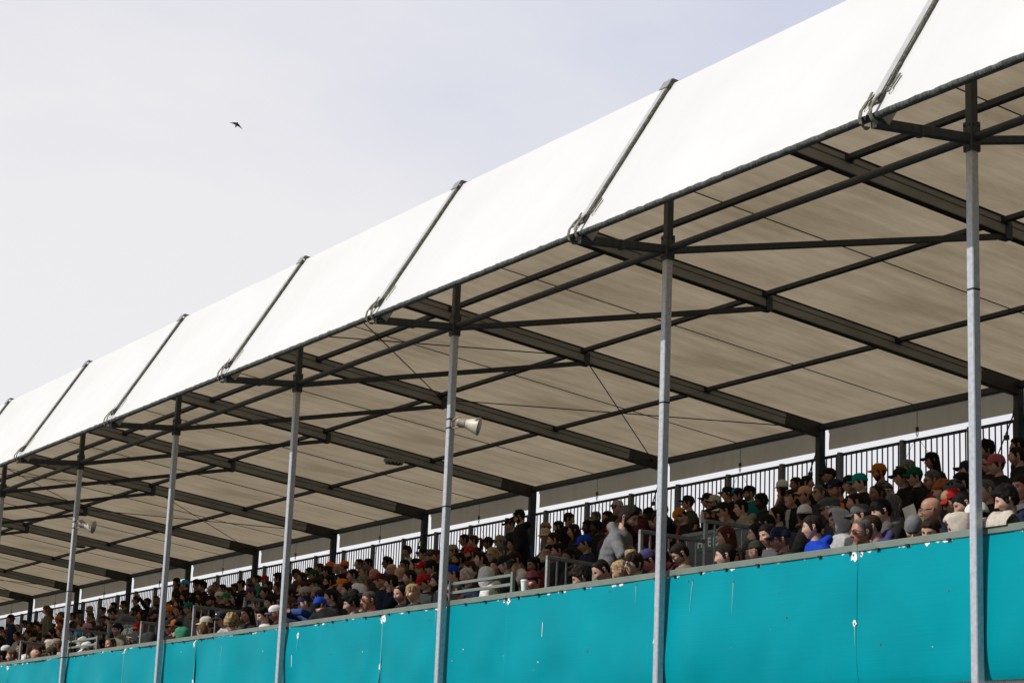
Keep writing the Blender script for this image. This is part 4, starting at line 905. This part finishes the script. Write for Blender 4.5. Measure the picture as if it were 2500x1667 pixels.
# where seen | x y on that close-up | hair | headgear | eyes | beard | top | pose | turn from left profile towards the camera, head down | skin, extras
TAB = '''
a 150 735 s-dk - - - j:navy stand 5 18
a 640 615 l-lb - - - j:khaki stand 5 18 p
a 15 885 s-bk - - - j:black sit 5 0
a 75 935 s-lb - - - j:black hands 10 10
a 335 800 s-dk - - - j:dkgrey slump 0 20
a 490 815 u-bk bean:black - - j:black sit 40 10 t
a 545 850 s-dk - - - j:black sit 30 10
a 800 745 u-dk cap:orange - - j:orange sit -20 0
a 838 690 u-dk cap:teal - - j:black sit -10 0
a 985 700 s-br - - - j:black sit 0 0
a 1085 740 s-gy - - - j:dkred sit 5 10
a 1225 615 u-gy buck:beige - - j:beige sit 10 5
a 1235 700 s-gb - - - j:brown sit 0 15
a 1400 625 s-br - m - j:black sit 20 0
a 1535 655 s-dk - - - h:grey bend -5 30
a 1550 560 s-bk - - - j:black sit 0 0
a 1690 540 s-bk - - - j:charcoal sit 0 10
a 1855 480 s-dk - - - j:black sit 0 0
a 1830 640 s-dk - - Bdk j:black sit 5 0 t
a 1935 680 l-br - - - j:brown sit 15 0 t
a 2010 505 s-dk - - - j:black raise -10 -5
a 2125 690 u-dk cap:navy - Bbr j:black hands 20 10 t
a 2150 590 s-br - - - j:black sit 10 5 t
a 2315 640 u-br cap:orange/blue - - j:navy sit 5 0
a 1190 870 u-gy cap:pink - - j:medblue sit 0 5 r
a 1110 845 s-gb - g - j:brown sit 10 5
a 1345 905 u-dk cap:charcoal - - j:navy sit 0 15
a 1085 975 u-br cap:skyblue - - j:navy sit 0 15 r
a 1605 880 u-bk bean:black s zbr j:khaki sit 25 -5 p emb
a 1905 870 u-dk cap:red s - j:black hands 45 15 p emb:amber
a 1140 1080 u-gy cap:cream - - t:white fwd 20 35
a 1195 1150 u-gy cap:white - - t:white slump 0 30
a 985 925 u-bk cap:black - - j:black sit 25 5 emb:white
a 555 1050 u-gy cap:black g - t:black sit 0 10 r
a 460 1060 l-bl - s - j:brown sit 0 10 t
a 635 1020 s-br - - - j:black sit 20 10 t
a 770 1095 u-lb cap:beige - - j:cream sit 5 10 r
a 690 1105 u-br hood:cream - - h:cream sit 0 20
a 705 1205 u-br cap:olive - - j:black slump 0 20 emb:white
a 490 1225 none - - - j:lilac slump -20 30 p
a 160 1240 s-lb - - - j:navy sit 0 5 p
a 85 1180 u-bk cap:white - - j:black fwd 10 20
a 10 1250 s-bk - - - j:navy sit 0 5
a 1385 800 s-gy - - - j:black sit -10 10
a 1500 760 s-bk - - - h:black sit 0 10
a 1750 790 s-dk - - - j:black slump 5 10
a 2330 845 u-dk cap:black s - j:black sit 30 10 p
a 2040 1025 u-bk hood:charcoal - - h:charcoal slump -20 30
a 560 1180 s-br - - - j:dkgrey sit 15 20 t
a 390 945 s-br - - - j:tan hands 10 10 t
b 285 570 l-bk - - - j:black sit 25 15 t
b 395 600 u-br cap:skyblue - - j:black sit -10 0
b 370 665 s-br - - - j:brown sit 25 5 t
b 560 605 c-bk - - - j:black sit -10 0
b 635 625 c-bk - - - j:black sit 0 5
b 760 680 u-gy bean:ltgrey - - j:grey sit 5 5
b 815 620 z-gy - s - j:black sit 30 0 r
b 910 660 s-bk - - - j:black sit 10 0
b 1000 705 s-br - - - j:black sit 10 10 t
b 1070 655 s-br - - - j:black sit 10 0 t
b 1165 605 u-dk cap:black - - j:black sit -10 0
b 1285 585 l-lb - - - j:dkgrey sit 25 5
b 1380 535 s-bk - - - t:mint sit 0 0
b 1490 545 u-dk cap:red - - j:black sit 40 0 t
b 1540 625 s-dk - - - j:black sit 15 0 t
b 1290 655 z-br - - - j:maroon sit 25 5 r
b 1310 725 u-dk cap:purple/red - - j:black sit 5 15 emb:white
b 1500 715 s-dk - - - j:black sit 10 5 t
b 1570 850 q-dk - - - j:black sit 25 12 f
b 1665 645 s-dk - - - j:black sit 20 0 t
b 870 775 u-br cap:white - - j:black sit 0 10 emb:skyblue
b 965 800 u-br cap:brgreen g - j:black sit 5 5 f
b 1085 785 l-bk - s - j:black sit 5 5 f
b 755 830 u-gy cap:black - Bgy j:black sit 20 5 r
b 270 790 s-dk - - - j:black sit 10 5 t
b 390 775 l-br - - - j:black sit 25 5 f
b 510 775 s-bk - - - j:black sit 10 5
b 500 845 c-bk - - - j:black sit -20 5
b 315 860 s-dk - - - j:charcoal sit 0 5
b 195 980 u-br cap:orange/blue - - j:black sit 5 10
b 315 965 s-dk - s - h:dkgrey sit 25 0 f
b 450 930 u-dk cap:teal g - h:grey sit 15 5 f
b 600 885 s-dk - - - h:dkgrey sit 5 10 t
b 900 960 u-bk bean:black s Bbk j:black sit 10 10 t
b 905 1070 u-dk cap:charcoal s - h:ltgrey fwd 25 15 r emb:white
b 1030 1120 c-bl - - - j:navy sit -120 10 f
b 585 1070 u-dk cap:black s - j:black sit 20 15 r emb:white
b 690 1145 u-lb cap:cream - - j:black sit 0 15 p
b 640 1245 s-lb - - - j:black slump -40 20
b 275 1185 u-bk cap:black/rust/rust s Bbk j:black chin 30 5 t
b 365 1295 u-dk hood:mint - - h:mint slump -30 20
b 1150 1065 u-dk cap:black - - j:olive sit 5 15 t
b 1400 890 s-gb - - zgb t:ltgrey sit -25 5 f
b 1470 1020 q-bk - - - t:white sit 25 25 p
b 1640 1000 u-gy cap:white/purple - - j:black sit 10 20 r
b 1835 875 l-lb - - - j:navy sit 20 5 t
b 1255 1010 l-dk - - - j:black sit 30 10 t
b 2185 610 u-gy cap:black g - j:black sit 0 5 r
b 2010 655 l-rd - - - j:brown sit 0 10
c 205 735 l-br - - - j:black sit 25 0 t
c 310 660 s-bk - - - j:black sit 0 5
c 370 700 u-br cap:green - - j:black sit 10 5 t
c 450 605 s-br - - - j:brown sit 0 0 t
c 590 590 u-br cap:orange - - j:black sit -20 0
c 690 605 none - g Mgy j:navy sit 10 5 f
c 785 575 u-br cap:orange - - j:dkred sit -30 0
c 555 650 u-dk cap:black - - j:black sit -20 0 emb:red
c 985 545 r-br - - - j:maroon sit 15 5 f
c 1110 545 s-bk - s - j:brown sit 15 5 t
c 1375 530 q-bk - m - t:medblue sit 10 0 m
c 1645 375 q-bk - - - t:ltgrey sit 40 10 t up
c 1865 415 u-dk cap:black - - j:black sit 5 0 f
c 1975 435 u-br cap:dkgrey - - j:brown sit 10 5 f
c 2045 440 u-dk cap:charcoal - - j:black sit 10 5
c 1840 620 u-br cap:red - - j:black sit 45 5 p emb:white
c 1985 595 u-dk cap:black:back g - j:black sit 5 5 f
c 1610 570 s-dk - s - j:black sit 25 5 t
c 1435 625 none - g - j:navy sit 20 10 f
c 1545 675 none - - - j:black sit -20 10 f
c 1195 690 none - - - j:brown sit 25 5 r
c 1060 660 s-gy - g - j:maroon sit 20 5 f
c 900 700 s-dk - - - j:navy sit 5 5 f
c 575 785 s-dk - g Bdk j:black sit 10 5 f
c 410 820 u-dk cap:black g - j:black sit 10 10 f
c 240 870 l-rd - - - j:brown sit -5 10
c 1055 800 u-gy cap:khaki g - j:navy sit 10 20 r
c 1285 780 u-dk cap:dkred s - h:navy sit 25 5 f emb:red
c 1430 800 f-dk - - - j:navy chin -15 5 f
c 1680 730 s-dk - - zdk j:black sit 0 5 f
c 1885 800 u-dk cap:red - - j:charcoal sit 30 30 p embside:amber
c 765 850 u-br cap:orange - - j:black sit -10 10 f
c 835 900 s-dk - - - j:black sit 10 10 f
c 985 930 u-br hood:white - - h:white sit -20 10
c 260 955 u-gy cap:ltgrey - - j:grey sit -10 20 r
c 400 955 u-br cap:beige - - j:black slump -30 10
c 455 1005 u-dk cap:navy - - j:black slump -40 10 emb:white
c 245 1090 u-gy cap:navy/navy/plum - - j:medblue rail 0 18 f
c 455 1115 u-bk cap:blue - - j:black slump -150 10 emb:white
c 595 1000 s-dk - - - h:black sit 5 5 f
c 905 1000 s-bk - - - j:black sit -25 10 f
c 885 1085 c-bk - - - j:black sit 5 20 f
c 1125 1045 s-gb - s - j:dkred sit 20 5 r
c 1555 955 r-dk - - zdk t:black sit 40 15 f
c 1725 945 f-bl - - - j:charcoal sit 40 8 f
c 2060 790 s-dk - - Bdk j:black sit 10 5 f
c 45 965 l-br - - - j:dkgrey sit 10 5 f
c 760 760 s-bk - - - j:black sit 0 5
c 1000 1060 s-bk - - - j:charcoal sit 0 10
c 1760 560 s-bk - - - j:black sit -10 5
d 255 820 u-br cap:beige:back g - j:black sit 5 0 f
d 335 930 s-dk - - Bdk j:black sit 10 5 t
d 485 850 u-br cap:red - Bbr j:green sit 25 10 f embside:skyblue
d 410 665 s-dk - - - j:black sit 0 0
d 540 680 p-rd - - - j:black sit -10 5 f
d 640 930 q-dk - - - j:black sit 0 -5 p
d 800 870 l-bl - s - j:black sit 40 5 f
d 915 835 s-gy - - - j:tan slump 25 20 f
d 900 690 u-gy cap:beige s - j:beige sit 25 5 f
d 1035 460 u-dk cap:black - - j:navy sit 20 10 f embside:amber
d 1080 725 s-bk - - - t:lilac sit 10 10 t
d 1165 350 u-br cap:black/white/black - Bbr h:black stand -10 22 f
d 1100 940 s-br - - - t:white chin 20 20 f
d 975 1000 z-gy cap:black:back g - t:black sit -15 5 p
d 855 1040 l-dk - - - j:dkgrey sit 40 5 f
d 445 1165 s-wh - - - j:navy sit 25 8 r
d 705 1160 u-br hood:white - - h:white sit -60 10
d 250 1130 u-br cap:royal s - t:white sit 5 10 p emb:white
d 270 1365 z-gy - m - j:navy slump 10 5 r
d 480 1055 s-rd - - - j:brown slump 5 10 f
d 1630 660 s-br - - - j:navy sit 5 10 f
d 1520 510 u-rd bean:tan - - j:grey sit 5 5 f
d 1700 490 s-dk - - - j:black sit -10 10 f
d 1905 545 l-br - - - j:brown sit 5 5 f
d 2100 490 s-bk - - - j:black sit 20 5 d
d 2205 365 s-gy - s - j:black sit 30 5 f
d 2215 490 s-bk - - - j:black sit 20 10 d
d 1590 845 s-bk - g zbk j:charcoal/navy sit 40 5 t
d 1700 820 s-bk - - - j:black sit 0 10 t
d 1850 900 s-bk - - Bbk j:black sit 30 10 m
d 2060 720 u-dk cap:royal - - j:navy sit 0 20 t
d 1520 600 u-bl buck:cream - - j:cream slump 0 5
e 970 480 q-dk - - Bdk h:grey pocket 160 20 f up
e 690 470 s-br - - - j:black sit 35 10 f
e 820 330 u-br cap:ltgrey:back - - j:brown sit 150 0 f emb:black
e 1100 430 s-bk - - - j:charcoal sit 150 0
e 1115 555 s-dk - - Bdk j:dkgrey hands 60 10 f
e 1260 430 s-bk - - - j:black sit 0 25 d
e 1395 500 s-bk - - - j:maroon bend 160 25
e 1700 450 u-dk cap:amber - - j:black/red sit 0 55 f emb:black
e 2155 270 u-dk cap:cream s Bbr j:black/amber hands 30 5 f emb:black
e 2055 240 u-gy cap:black s - j:black sit 10 0 f
e 2280 385 u-br cap:black/white m - j:beige chin 15 15 f
e 1255 765 u-gy cap:coral g - j:navy sit 40 10 r
e 610 1200 r-bk - - - j:charcoal fwd 15 35 f
e 870 1205 s-bl - - - t:black slump -10 25 f
e 1050 1110 f-br - s - j:black sit 35 5 p
e 1245 1065 u-dk cap:purple/plum - - j:maroon fwd 15 35 r emb:pink
e 1690 970 s-dk - s zdk j:khaki sit 10 35 f
e 330 1300 c-dk - - - j:brown slump 0 30 f
e 2300 1000 p-dk - - - j:brown sit 0 10 p
e 2310 745 l-rd - - - j:maroon sit 5 5 f
e 1420 1020 s-dk - - - j:maroon slump 20 20 t
e 160 490 s-dk - - - j:black sit 180 5
f 950 790 s-bk - g - h:beige sit 5 5 p
f 765 600 u-bk cap:black/teal - - j:black sit 0 5 f
f 905 620 u-bk cap:black/black/aqua g - j:black sit 5 10 f
f 1060 590 u-gy cap:black g Bgy j:teal sit 10 5 f
f 1225 700 s-bk - - zbk t:black sit 15 15 d emb
f 1430 900 r-dk - s zdk j:dkgrey sit 5 5 f
f 1700 470 s-dk - g zdk j:black sit 25 5 t
f 1855 450 s-bk - - - j:black sit 170 0
f 1630 660 u-dk cap:black g - j:black/ltgrey sit 35 -15 p emb:white mouth
f 1820 620 u-br cap:peach s - j:charcoal sit 20 5 f
f 2020 590 s-gy - s - j:charcoal cross 30 0 f
f 2150 355 u-dk cap:black - - j:black sit 5 5 t
f 2270 540 u-gy cap:navy - zbr j:orange sit 10 5 r
f 2180 810 u-wh flat:dkgrey g - j:charcoal sit 0 10 r
f 1170 1150 l-dk - - - j:black sit 5 5 p
f 1325 1170 l-bk - - - j:dkgrey sit 35 15 f
f 1490 1220 u-gb cap:navy g - j:charcoal sit 5 12 r
f 1925 1055 s-dk - - - h:royal sit 0 8 p
f 2290 960 u-dk hood:ltgrey - - h:ltgrey sit 15 15 t
f 1110 1400 u-br cap:olive - - j:brown slump 0 20 f emb:white
f 1300 1020 s-bk - - - j:black sit -20 10
g 625 625 u-br cap:aqua - - t:black sit 5 15 p
g 870 490 u-br cap:amber - Brd j:plaid sit 5 10 r
g 1235 445 u-gy cap:grey g - j:black chin 15 5 f
g 1320 550 u-bk cap:green s Mbk t:black/red sit 15 10 f embside:brgreen
g 1550 590 s-gy - m zgy t:dkred sit 10 10 r
g 1540 345 l-bk cap:black - - j:black sit 15 5 t up
g 570 880 z-dk - - - t:black sit 0 5 r
g 900 990 f-bk - - - j:black/white fwd 15 20 p
g 1045 930 l-gy - - - j:dkgrey sit -120 10
g 645 1260 r-gy - s - j:charcoal sit 30 5 r
g 775 1190 z-br - - - h:purple fwd 0 20 f
g 640 1060 u-br cap:dkgrey - - j:grey fwd 0 15
g 1535 970 none - g - j:navy/teal sit 0 12 t
g 1320 1225 u-br cap:grey:back - - j:black slump 80 25 f emb:white
g 1540 1250 s-br - - - j:black slump 60 25 f
g 500 650 u-dk cap:black - - j:black sit 20 5 f
g 300 690 u-gy cap:navy - - j:black sit 15 0
g 1150 560 u-dk cap:black - - j:black hands 20 10
h 645 890 u-br bean:rust - - j:brown sit 15 10 f
h 790 900 l-dk bean:dkgrey - - j:brown chin 15 15 p
h 770 1030 u-br cap:red/red/tan s - j:black fwd 20 25 f
h 875 790 s-bk - - - j:black sit 5 5 f
h 910 1060 s-bk - - - j:black fwd 10 30 f
h 1210 530 z-gb - - - j:black sit 30 10 f up
h 1320 555 u-br cap:rose - - j:black sit 20 10 f
h 1580 440 z-dk - - zdk t:black sit 0 5 f up
h 1590 310 s-bk - - - j:black sit 0 5
h 1450 1010 c-bk - - - h:navy sit 8 22 p
h 1180 890 s-gy - - - t:black sit 25 5 f
h 1080 1215 u-dk cap:white/black - - j:maroon slump -30 20
h 850 1350 s-lb hood:cream - - h:cream slump 0 30 p
h 1190 365 c-bk - - - j:black sit 10 5
h 945 640 u-dk cap:navy - - j:navy sit 10 0
'''
cn = dict(dkgrey='dark grey', ltgrey='light grey', brgreen='bright green', skyblue='sky blue', medblue='mid blue', dkred='dark red', royal='royal blue', aqua='turquoise', plaid='plaid', charcoal='charcoal', amber='orange', coral='bright red', mint='mint green')
hn = dict(bk='black', dk='dark', br='brown', lb='light brown', bl='blond', gy='grey', wh='white', rd='auburn', gb='greying')
sn = dict(s='short', q='swept up', c='curly', l='long', p='tied back', f='fringed', r='receding', z='shaved')
CNm = lambda k: cn.get(k, k)
PEOPLE = []
def put(px, py, pose, row=None, off=0.0):
    P_ = POSES[pose]; v = ray(px, py); st = P_.get('stand')
    h0 = (-.97+.93+P_['headc'].z) if st else (-.97+.44+P_['headc'].z)
    # line of sight against the plane of heads in this pose: z = h0 + slope*(y - .66 - headc.y)
    yo = .66+P_['headc'].y*.9; sl = RR/RP
    t = (h0+sl*(CAM.y-yo)-CAM.z)/(v.z-sl*v.y); y = CAM.y+v.y*t
    r = round((y-yo)/RP) if row is None else row; r = max(0, min(10, r))
    q = at_y(px, py, yo+RP*r); return r, q
for ln in TAB.strip().split('\n'):
    a = ln.split(); cr0, x, y = a[0], float(a[1]), float(a[2]); ox, oy, s = CROP[cr0]; px, py = ox+x/s, oy+y/s
    st, hc = (a[3].split('-')+['dk'])[:2]; gear = None; gc = ('black','black'); bc = None; back = False
    if a[4] != '-':
        g0 = a[4].split(':'); gear = g0[0]; cs = g0[1].split('/'); gc = (cs[0], cs[2] if len(cs) > 2 else cs[0]); bc = cs[1] if len(cs) > 1 else None; back = len(g0) > 2
        if len(cs) == 3 and cs[1] == 'white': gc = (cs[0], 'white'); bc = cs[2]
    ey = '' if a[5] == '-' else a[5]; bd_ = None if a[6] == '-' else (a[6][0], a[6][1:])
    tk, tcs = a[7].split(':'); tcs = tcs.split('/'); pose = a[8]; ang, pit = float(a[9]), float(a[10]); ex = a[11:]
    skin = next((e for e in ex if e in SK), random.choice('fffrt')); emb = None
    for e in ex:
        if e.startswith('emb'): emb = ('side' if 'side' in e else 'front', (e.split(':')+['white'])[1])
    row, q = put(px, py, pose)
    if row == 0 and pose in ('slump', 'fwd', 'sit'): pose = 'low'; row, q = put(px, py, pose, 0)
    if row == 0 and pose in ('chin', 'hands'): q.y += 0
    PEOPLE.append(dict(q=q, px=px, py=py, row=row, style=st, hc=hc, gear=gear, gc=gc, bc=bc, back=back, ey=ey, bd=bd_, top=(tk, tcs[0], tcs[1] if len(tcs) > 1 else None), pose=pose, a=ang, pit=pit, skin=skin, emb=emb, mouth='mouth' in ex, up='up' in ex))
# everybody else on the benches: the darker faces between them
edge = lambda x: float(np.interp(x, [0,250,400,650,900,1150,1300,1500,1700,1900,2100,2500], [1480,1470,1440,1385,1362,1322,1285,1262,1212,1180,1165,1150]))
taken = [(p['row'], p['q'].x) for p in PEOPLE]; listed = [(p['px'], p['py'], (p['q']-CAM).dot(cd)) for p in PEOPLE]
listed += [(x_, y_, 60) for x_, y_ in ((1738,1320),(1722,1318),(1755,1325),(1500,1340),(1475,1375),(1300,1290),(1290,1330),(1400,1395),(1365,1400),(690,1500),(720,1490))]
fill = []
fr_ = random.Random(11)
for k in range(11):
    x = 0.0
    while x > -66:
        x -= fr_.uniform(.46, .62)
        if any(r == k and abs(tx-x) < .44 for r, tx in taken): continue
        if k in (1, 2, 3) and any(-9.0+d < x < -7.0+d for d in VOM): continue
        pose = fr_.choice(['sit','sit','sit','fwd','hands','chin','cross']) if k else 'low'; P_ = POSES[pose]
        q = Vector((x, row_y(k)+P_['headc'].y*.9+fr_.uniform(-.05,.05), tread(k)+.44+P_['headc'].z+fr_.uniform(-.08,.05))); px, py, dz = proj(q)
        if px < -20 or px > 2530: continue
        if py < edge(px)+6: continue
        hp = .235*FPX/dz
        if any(abs(px-lx) < hp*.62 and -hp*.9 < py-ly < hp*.95 and ld > dz-.2 for lx, ly, ld in listed): continue
        if any(abs(px-lx) < hp*.45 and abs(py-ly) < hp*.5 for lx, ly, ld in listed): continue
        fill.append((dz, px, py, k, q, pose))
fill.sort(key=lambda t: t[0]); room = max(0, 298-len(PEOPLE)); print('listed', len(PEOPLE), 'fill candidates', len(fill), 'room', room)
# keep the fillers spread over the whole stand: those that cover the largest gaps
chosen = []; pts = [(l[0], l[1]) for l in listed]
cand = list(fill)
while cand and len(chosen) < room:
    best = max(cand, key=lambda t: min(math.hypot(t[1]-a_, (t[2]-b_)*1.0)/(t[0]**-1*1200) for a_, b_ in pts)); cand.remove(best); chosen.append(best); pts.append((best[1], best[2]))
for dz, px, py, k, q, pose in chosen:
    st = fr_.choice(['s','s','s','q','l','u','u','r','c']); hc = fr_.choice(['bk','dk','dk','br','gb','gy'])
    gear = fr_.choice(['cap','cap','bean']) if st == 'u' else None; gcol = fr_.choice(['black','black','black','charcoal','navy','white','red','ltgrey','maroon'])
    PEOPLE.append(dict(q=q, px=px, py=py, row=k, style=st, hc=hc, gear=gear, gc=(gcol,gcol), bc=None, back=False, ey=fr_.choice(['','','','s','g']), bd=('B',hc) if st in 'sq' and fr_.random() < .25 else None, top=(fr_.choice('jjht'), fr_.choice(['black','black','black','black','charcoal','navy','navy','dkgrey','olive','ltgrey','white','medblue','dkred','grey']), None), pose=pose, a=fr_.choice([fr_.uniform(-15,45)]*4+[fr_.uniform(-90,120)]), pit=fr_.uniform(0,18), skin=fr_.choice('fftrm'), emb=None, mouth=False, up=False))
# labels: look first, then row and post, then a neighbour
RN = ['front row','second row','third row','fourth row','fifth row','sixth row','seventh row','eighth row','ninth row','tenth row','back row']
ON = ['first','second','third','fourth','fifth','sixth','seventh','eighth']
def postx(n, py):
    z0, z1 = proj((-n*L0,0,-1)), proj((-n*L0,0,1)); t = (py-z0[1])/(z1[1]-z0[1]); return z0[0]+t*(z1[0]-z0[0])
def place(p):
    xs_ = [postx(n, p['py']) for n in range(8)]
    if p['px'] > xs_[0]: return 'right of first post'
    for n in range(7):
        if xs_[n] >= p['px'] > xs_[n+1]:
            f_ = (xs_[n]-p['px'])/(xs_[n]-xs_[n+1])
            return ('just left of %s post' % ON[n]) if f_ < .34 else ('midway between %s and %s posts' % (ON[n], ON[n+1])) if f_ < .66 else ('just right of %s post' % ON[n+1])
    return 'at far left'
def look(p):
    w_ = []
    if p['gear'] == 'cap': w_.append(('backwards ' if p['back'] else '')+CNm(p['gc'][0])+' cap')
    elif p['gear']: w_.append(CNm(p['gc'][0])+' '+{'bean':'beanie','flat':'flat cap','buck':'sun hat','hood':'hood up'}[p['gear']])
    elif p['style'] == 'none': w_.append('bald head')
    else: w_.append(sn.get(p['style'], 'short')+' '+hn[p['hc']]+' hair')
    if p['ey']: w_.append({'s':'sunglasses','g':'glasses','m':'mirrored sunglasses'}[p['ey']])
    elif p['bd']: w_.append('moustache' if p['bd'][0] == 'M' else 'beard' if p['bd'][0] == 'B' else 'stubble')
    t = CNm(p['top'][1])+' '+{'j':'jacket','h':'hoodie','t':'t-shirt'}[p['top'][0]]
    ps = {'stand':'standing ','pocket':'standing ','bend':'bending ','slump':'hunched ','low':'','rail':'leaning ','raise':'arm raised '}.get(p['pose'], '')
    return ps+'person with '+' and '.join(w_[:2])+' in '+t
used = {}
for p in PEOPLE: p['look'] = look(p); p['lab'] = p['look']+', '+RN[p['row']]+', '+place(p)
def words(s): return len(s.split())
for i, p in enumerate(PEOPLE):
    def nb(o):
        c = (CNm(o['gc'][0])+' '+{'cap':'cap','bean':'beanie','flat':'flat cap','buck':'hat','hood':'hood'}[o['gear']]) if o['gear'] else ('bald head' if o['style'] == 'none' else hn[o['hc']]+' hair')
        return c
    cands = [p['lab']]
    near = sorted([o for o in PEOPLE if o is not p], key=lambda o: math.hypot(o['px']-p['px'], o['py']-p['py']))[:4]
    for o in near:
        dx, dy = p['px']-o['px'], p['py']-o['py']; rel = ('left of' if dx < 0 else 'right of') if abs(dx) > abs(dy) else ('above' if dy < 0 else 'below')
        cands.append(p['look']+', '+rel+' '+nb(o)+', '+place(p).replace('midway ', ''))
        cands.append(p['look']+', '+RN[p['row']]+', '+rel+' '+nb(o)+', '+place(p).replace('midway ', ''))
    for c in cands:
        for drop in ('', ' in '+CNm(p['top'][1])+' '+{'j':'jacket','h':'hoodie','t':'t-shirt'}[p['top'][0]]):
            c2 = c.replace(drop, '') if drop else c
            if words(c2) <= 16 and c2 not in used: break
        else: continue
        used[c2] = 1; p['final'] = c2; break
    else: p['final'] = ' '.join(p['lab'].split()[:16])
dup_ = 0
for p in PEOPLE:
    v = Vector((p['q'].x-CAM.x, p['q'].y-CAM.y)).normalized(); left = Vector((-v.y, v.x)); a_ = R(p['a']); F = left*math.cos(a_)-v*math.sin(a_)
    st = bool(POSES[p['pose']].get('stand')); ld = None
    if p['pose'] in ('stand',): ld = math.atan2(F.x, -F.y)
    if p['pose'] == 'pocket' or (p['pose'] == 'bend' and abs(p['a']) > 90): ld = math.atan2(F.x, -F.y)
    vi = int(abs(p['px'])+p['py']) % 3
    o = person(p['q'], (F.x, F.y), R(p['pit']), R(random.uniform(-6, 6)), p['pose'], p['skin'], p['hc'], p['style'], p['gear'], p['gc'], p['bc'], p['back'], p['ey'], p['bd'], p['top'], random.choice(['navy','black','charcoal','navy','khaki']), p['emb'], 1.13 if p['pose'] == 'pocket' else 1.0, ld, vi if p['style'] in 'sqcl' else 0, 1.0 if p['mouth'] else 0)
    tag(o, p['final'], 'person', 'spectators in the covered stand')
    p['obj'] = o
print('row dz', [round(float(np.std([p['q'].z-tread(p['row']) for p in PEOPLE])), 3)])

# ---------------------------------------------------------------- things held or left by the crowd
def near_person(px, py): return min(PEOPLE, key=lambda p: math.hypot(p['px']-px, p['py']-py))
reader = near_person(1980+1550/5.228, 1060+590/5.228)
for px, py, ang, lab in ((2217, 1250, 25, 'white paper sheet held up by the person in the dark red t-shirt, left of two'), (2247, 1262, -12, 'white paper sheet held up by the person in the dark red t-shirt, right of two')):
    q = at_y(px, py, reader['q'].y-.62); b = MB()
    def pg(u, v): return Vector(((u-.5)*.15, .05*math.sin(v*2.2)+.02*u, (v-.5)*.25))
    vs, fs = sheet(pg, 6, 8); b.add(vs, fs, 0, True); vs, fs = sheet(lambda u, v: pg(u, v)+Vector((0,.0015,0)), 6, 8, True); b.add(vs, fs, 0, True)
    o = b.build('paper_sheet', M['paper']); o.location = q; o.rotation_euler = (R(-20), R(-ang), R(25)); tag(o, lab, 'paper', 'paper sheets held by a spectator')
b = MB(); 
def drape(u, v):
    x = -.17+.36*u; a = math.pi*v; r = .045+.03*mnoise.noise(Vector((u*4, v*2, 1)))+.035*math.sin(math.pi*u)
    return Vector((x, .14-.085*math.cos(a), max(-.01, r*math.sin(a)*1.5)+.03*mnoise.noise(Vector((u*6, v*3, 4)))*math.sin(a)))
vs, fs = sheet(drape, 26, 14); b.add(vs, fs, 0, True); vs, fs = sheet(lambda u, v: drape(u, v)-Vector((0,0,.012)), 26, 14, True); b.add(vs, fs, 0, True)
o = b.build('folded_coat', MC['cream']); q = at_y(2430, 1283, .12); o.location = (q.x, 0, .004); tag(o, 'cream coat folded over the wall rail right of the first post', 'coat')
hm = near_person(1360+970/5.6, 1180+480/5.6); q = at_y(1540, 1348, hm['q'].y-.30)
t = empty('bag', q, label='small tan woven bag held by the standing person in the grey hoodie', cat='bag')
b = MB(); loft(b, [((0,0,-.09),.05,.035,0,.7),((0,0,-.07),.075,.045,0,.7),((0,0,.0),.085,.05,0,.7),((0,0,.03),.078,.04,0,.7)]); b.build('pouch', nmat('woven_tan', (.16,.11,.06), (.30,.22,.12), 60, .9, stretch=(1,1,.4), bump=.6), t)
b = MB(); b.tube([(-.06,0,.025),(-.04,0,.055),(0,0,.065),(.04,0,.055),(.06,0,.025)], .010, 7); b.build('handle', MC['brown'], t)
bm = near_person(1360+2155/5.6, 1180+270/5.6); q = at_y(1714, 1262, bm['q'].y-.42)
t = empty('bottle', q-Vector((0,0,.09)), label='clear drink bottle held by the bearded person in the cream cap', cat='bottle')
b = MB(); b.tube([(0,0,0),(0,0,.13),(0,0,.165),(0,0,.185)], [.032,.032,.014,.013], 14); b.build('bottle_body', mat('pale_plastic', (.55,.56,.55), .15)[0], t)
b = MB(); b.tube([(0,0,.185),(0,0,.205)], [.016,.016], 12); b.build('bottle_cap', MC['blue'], t)

def chest_print(px, py, marks, m, back=False):
    p = near_person(px, py); o = p['obj']; top = [c for c in o.children if c.name.split('.')[0] in ('jacket','hoodie','shirt')][0]; me = top.data
    from mathutils.bvhtree import BVHTree
    bv = BVHTree.FromPolygons([v.co for v in me.vertices], [list(f.vertices) for f in me.polygons]); s = 1 if back else -1; b = MB()
    for x0, z0, w0, h0 in marks:
        def pt(u, v):
            h = bv.ray_cast(Vector((x0+w0*(u-.5), s*1.2, z0+h0*(v-.5))), Vector((0,-s,0)))[0]; return (h or Vector((x0, s*.1, z0)))+Vector((0,s*.004,0))
        b.add(*sheet(pt, 4, 2, back), 0, True)
    b.build('chest_print' if not back else 'back_print', MC[m], o)
chest_print(1640+1925/5.6, 1100+1055/5.6, [(.0,.40,.15,.012),(.0,.375,.20,.022),(-.05,.345,.08,.01)], 'white')
chest_print(1640+1225/5.6, 1100+700/5.6, [(.09,.40,.04,.03),(-.09,.40,.035,.02),(.07,.33,.07,.012),(.07,.28,.09,.012),(.1,.46,.05,.012)], 'white')
chest_print(1060+705/5.6, 1200+1160/5.6, [(.0,.30,.20,.012),(.0,.27,.16,.02),(.0,.235,.20,.012)], 'coral', True)
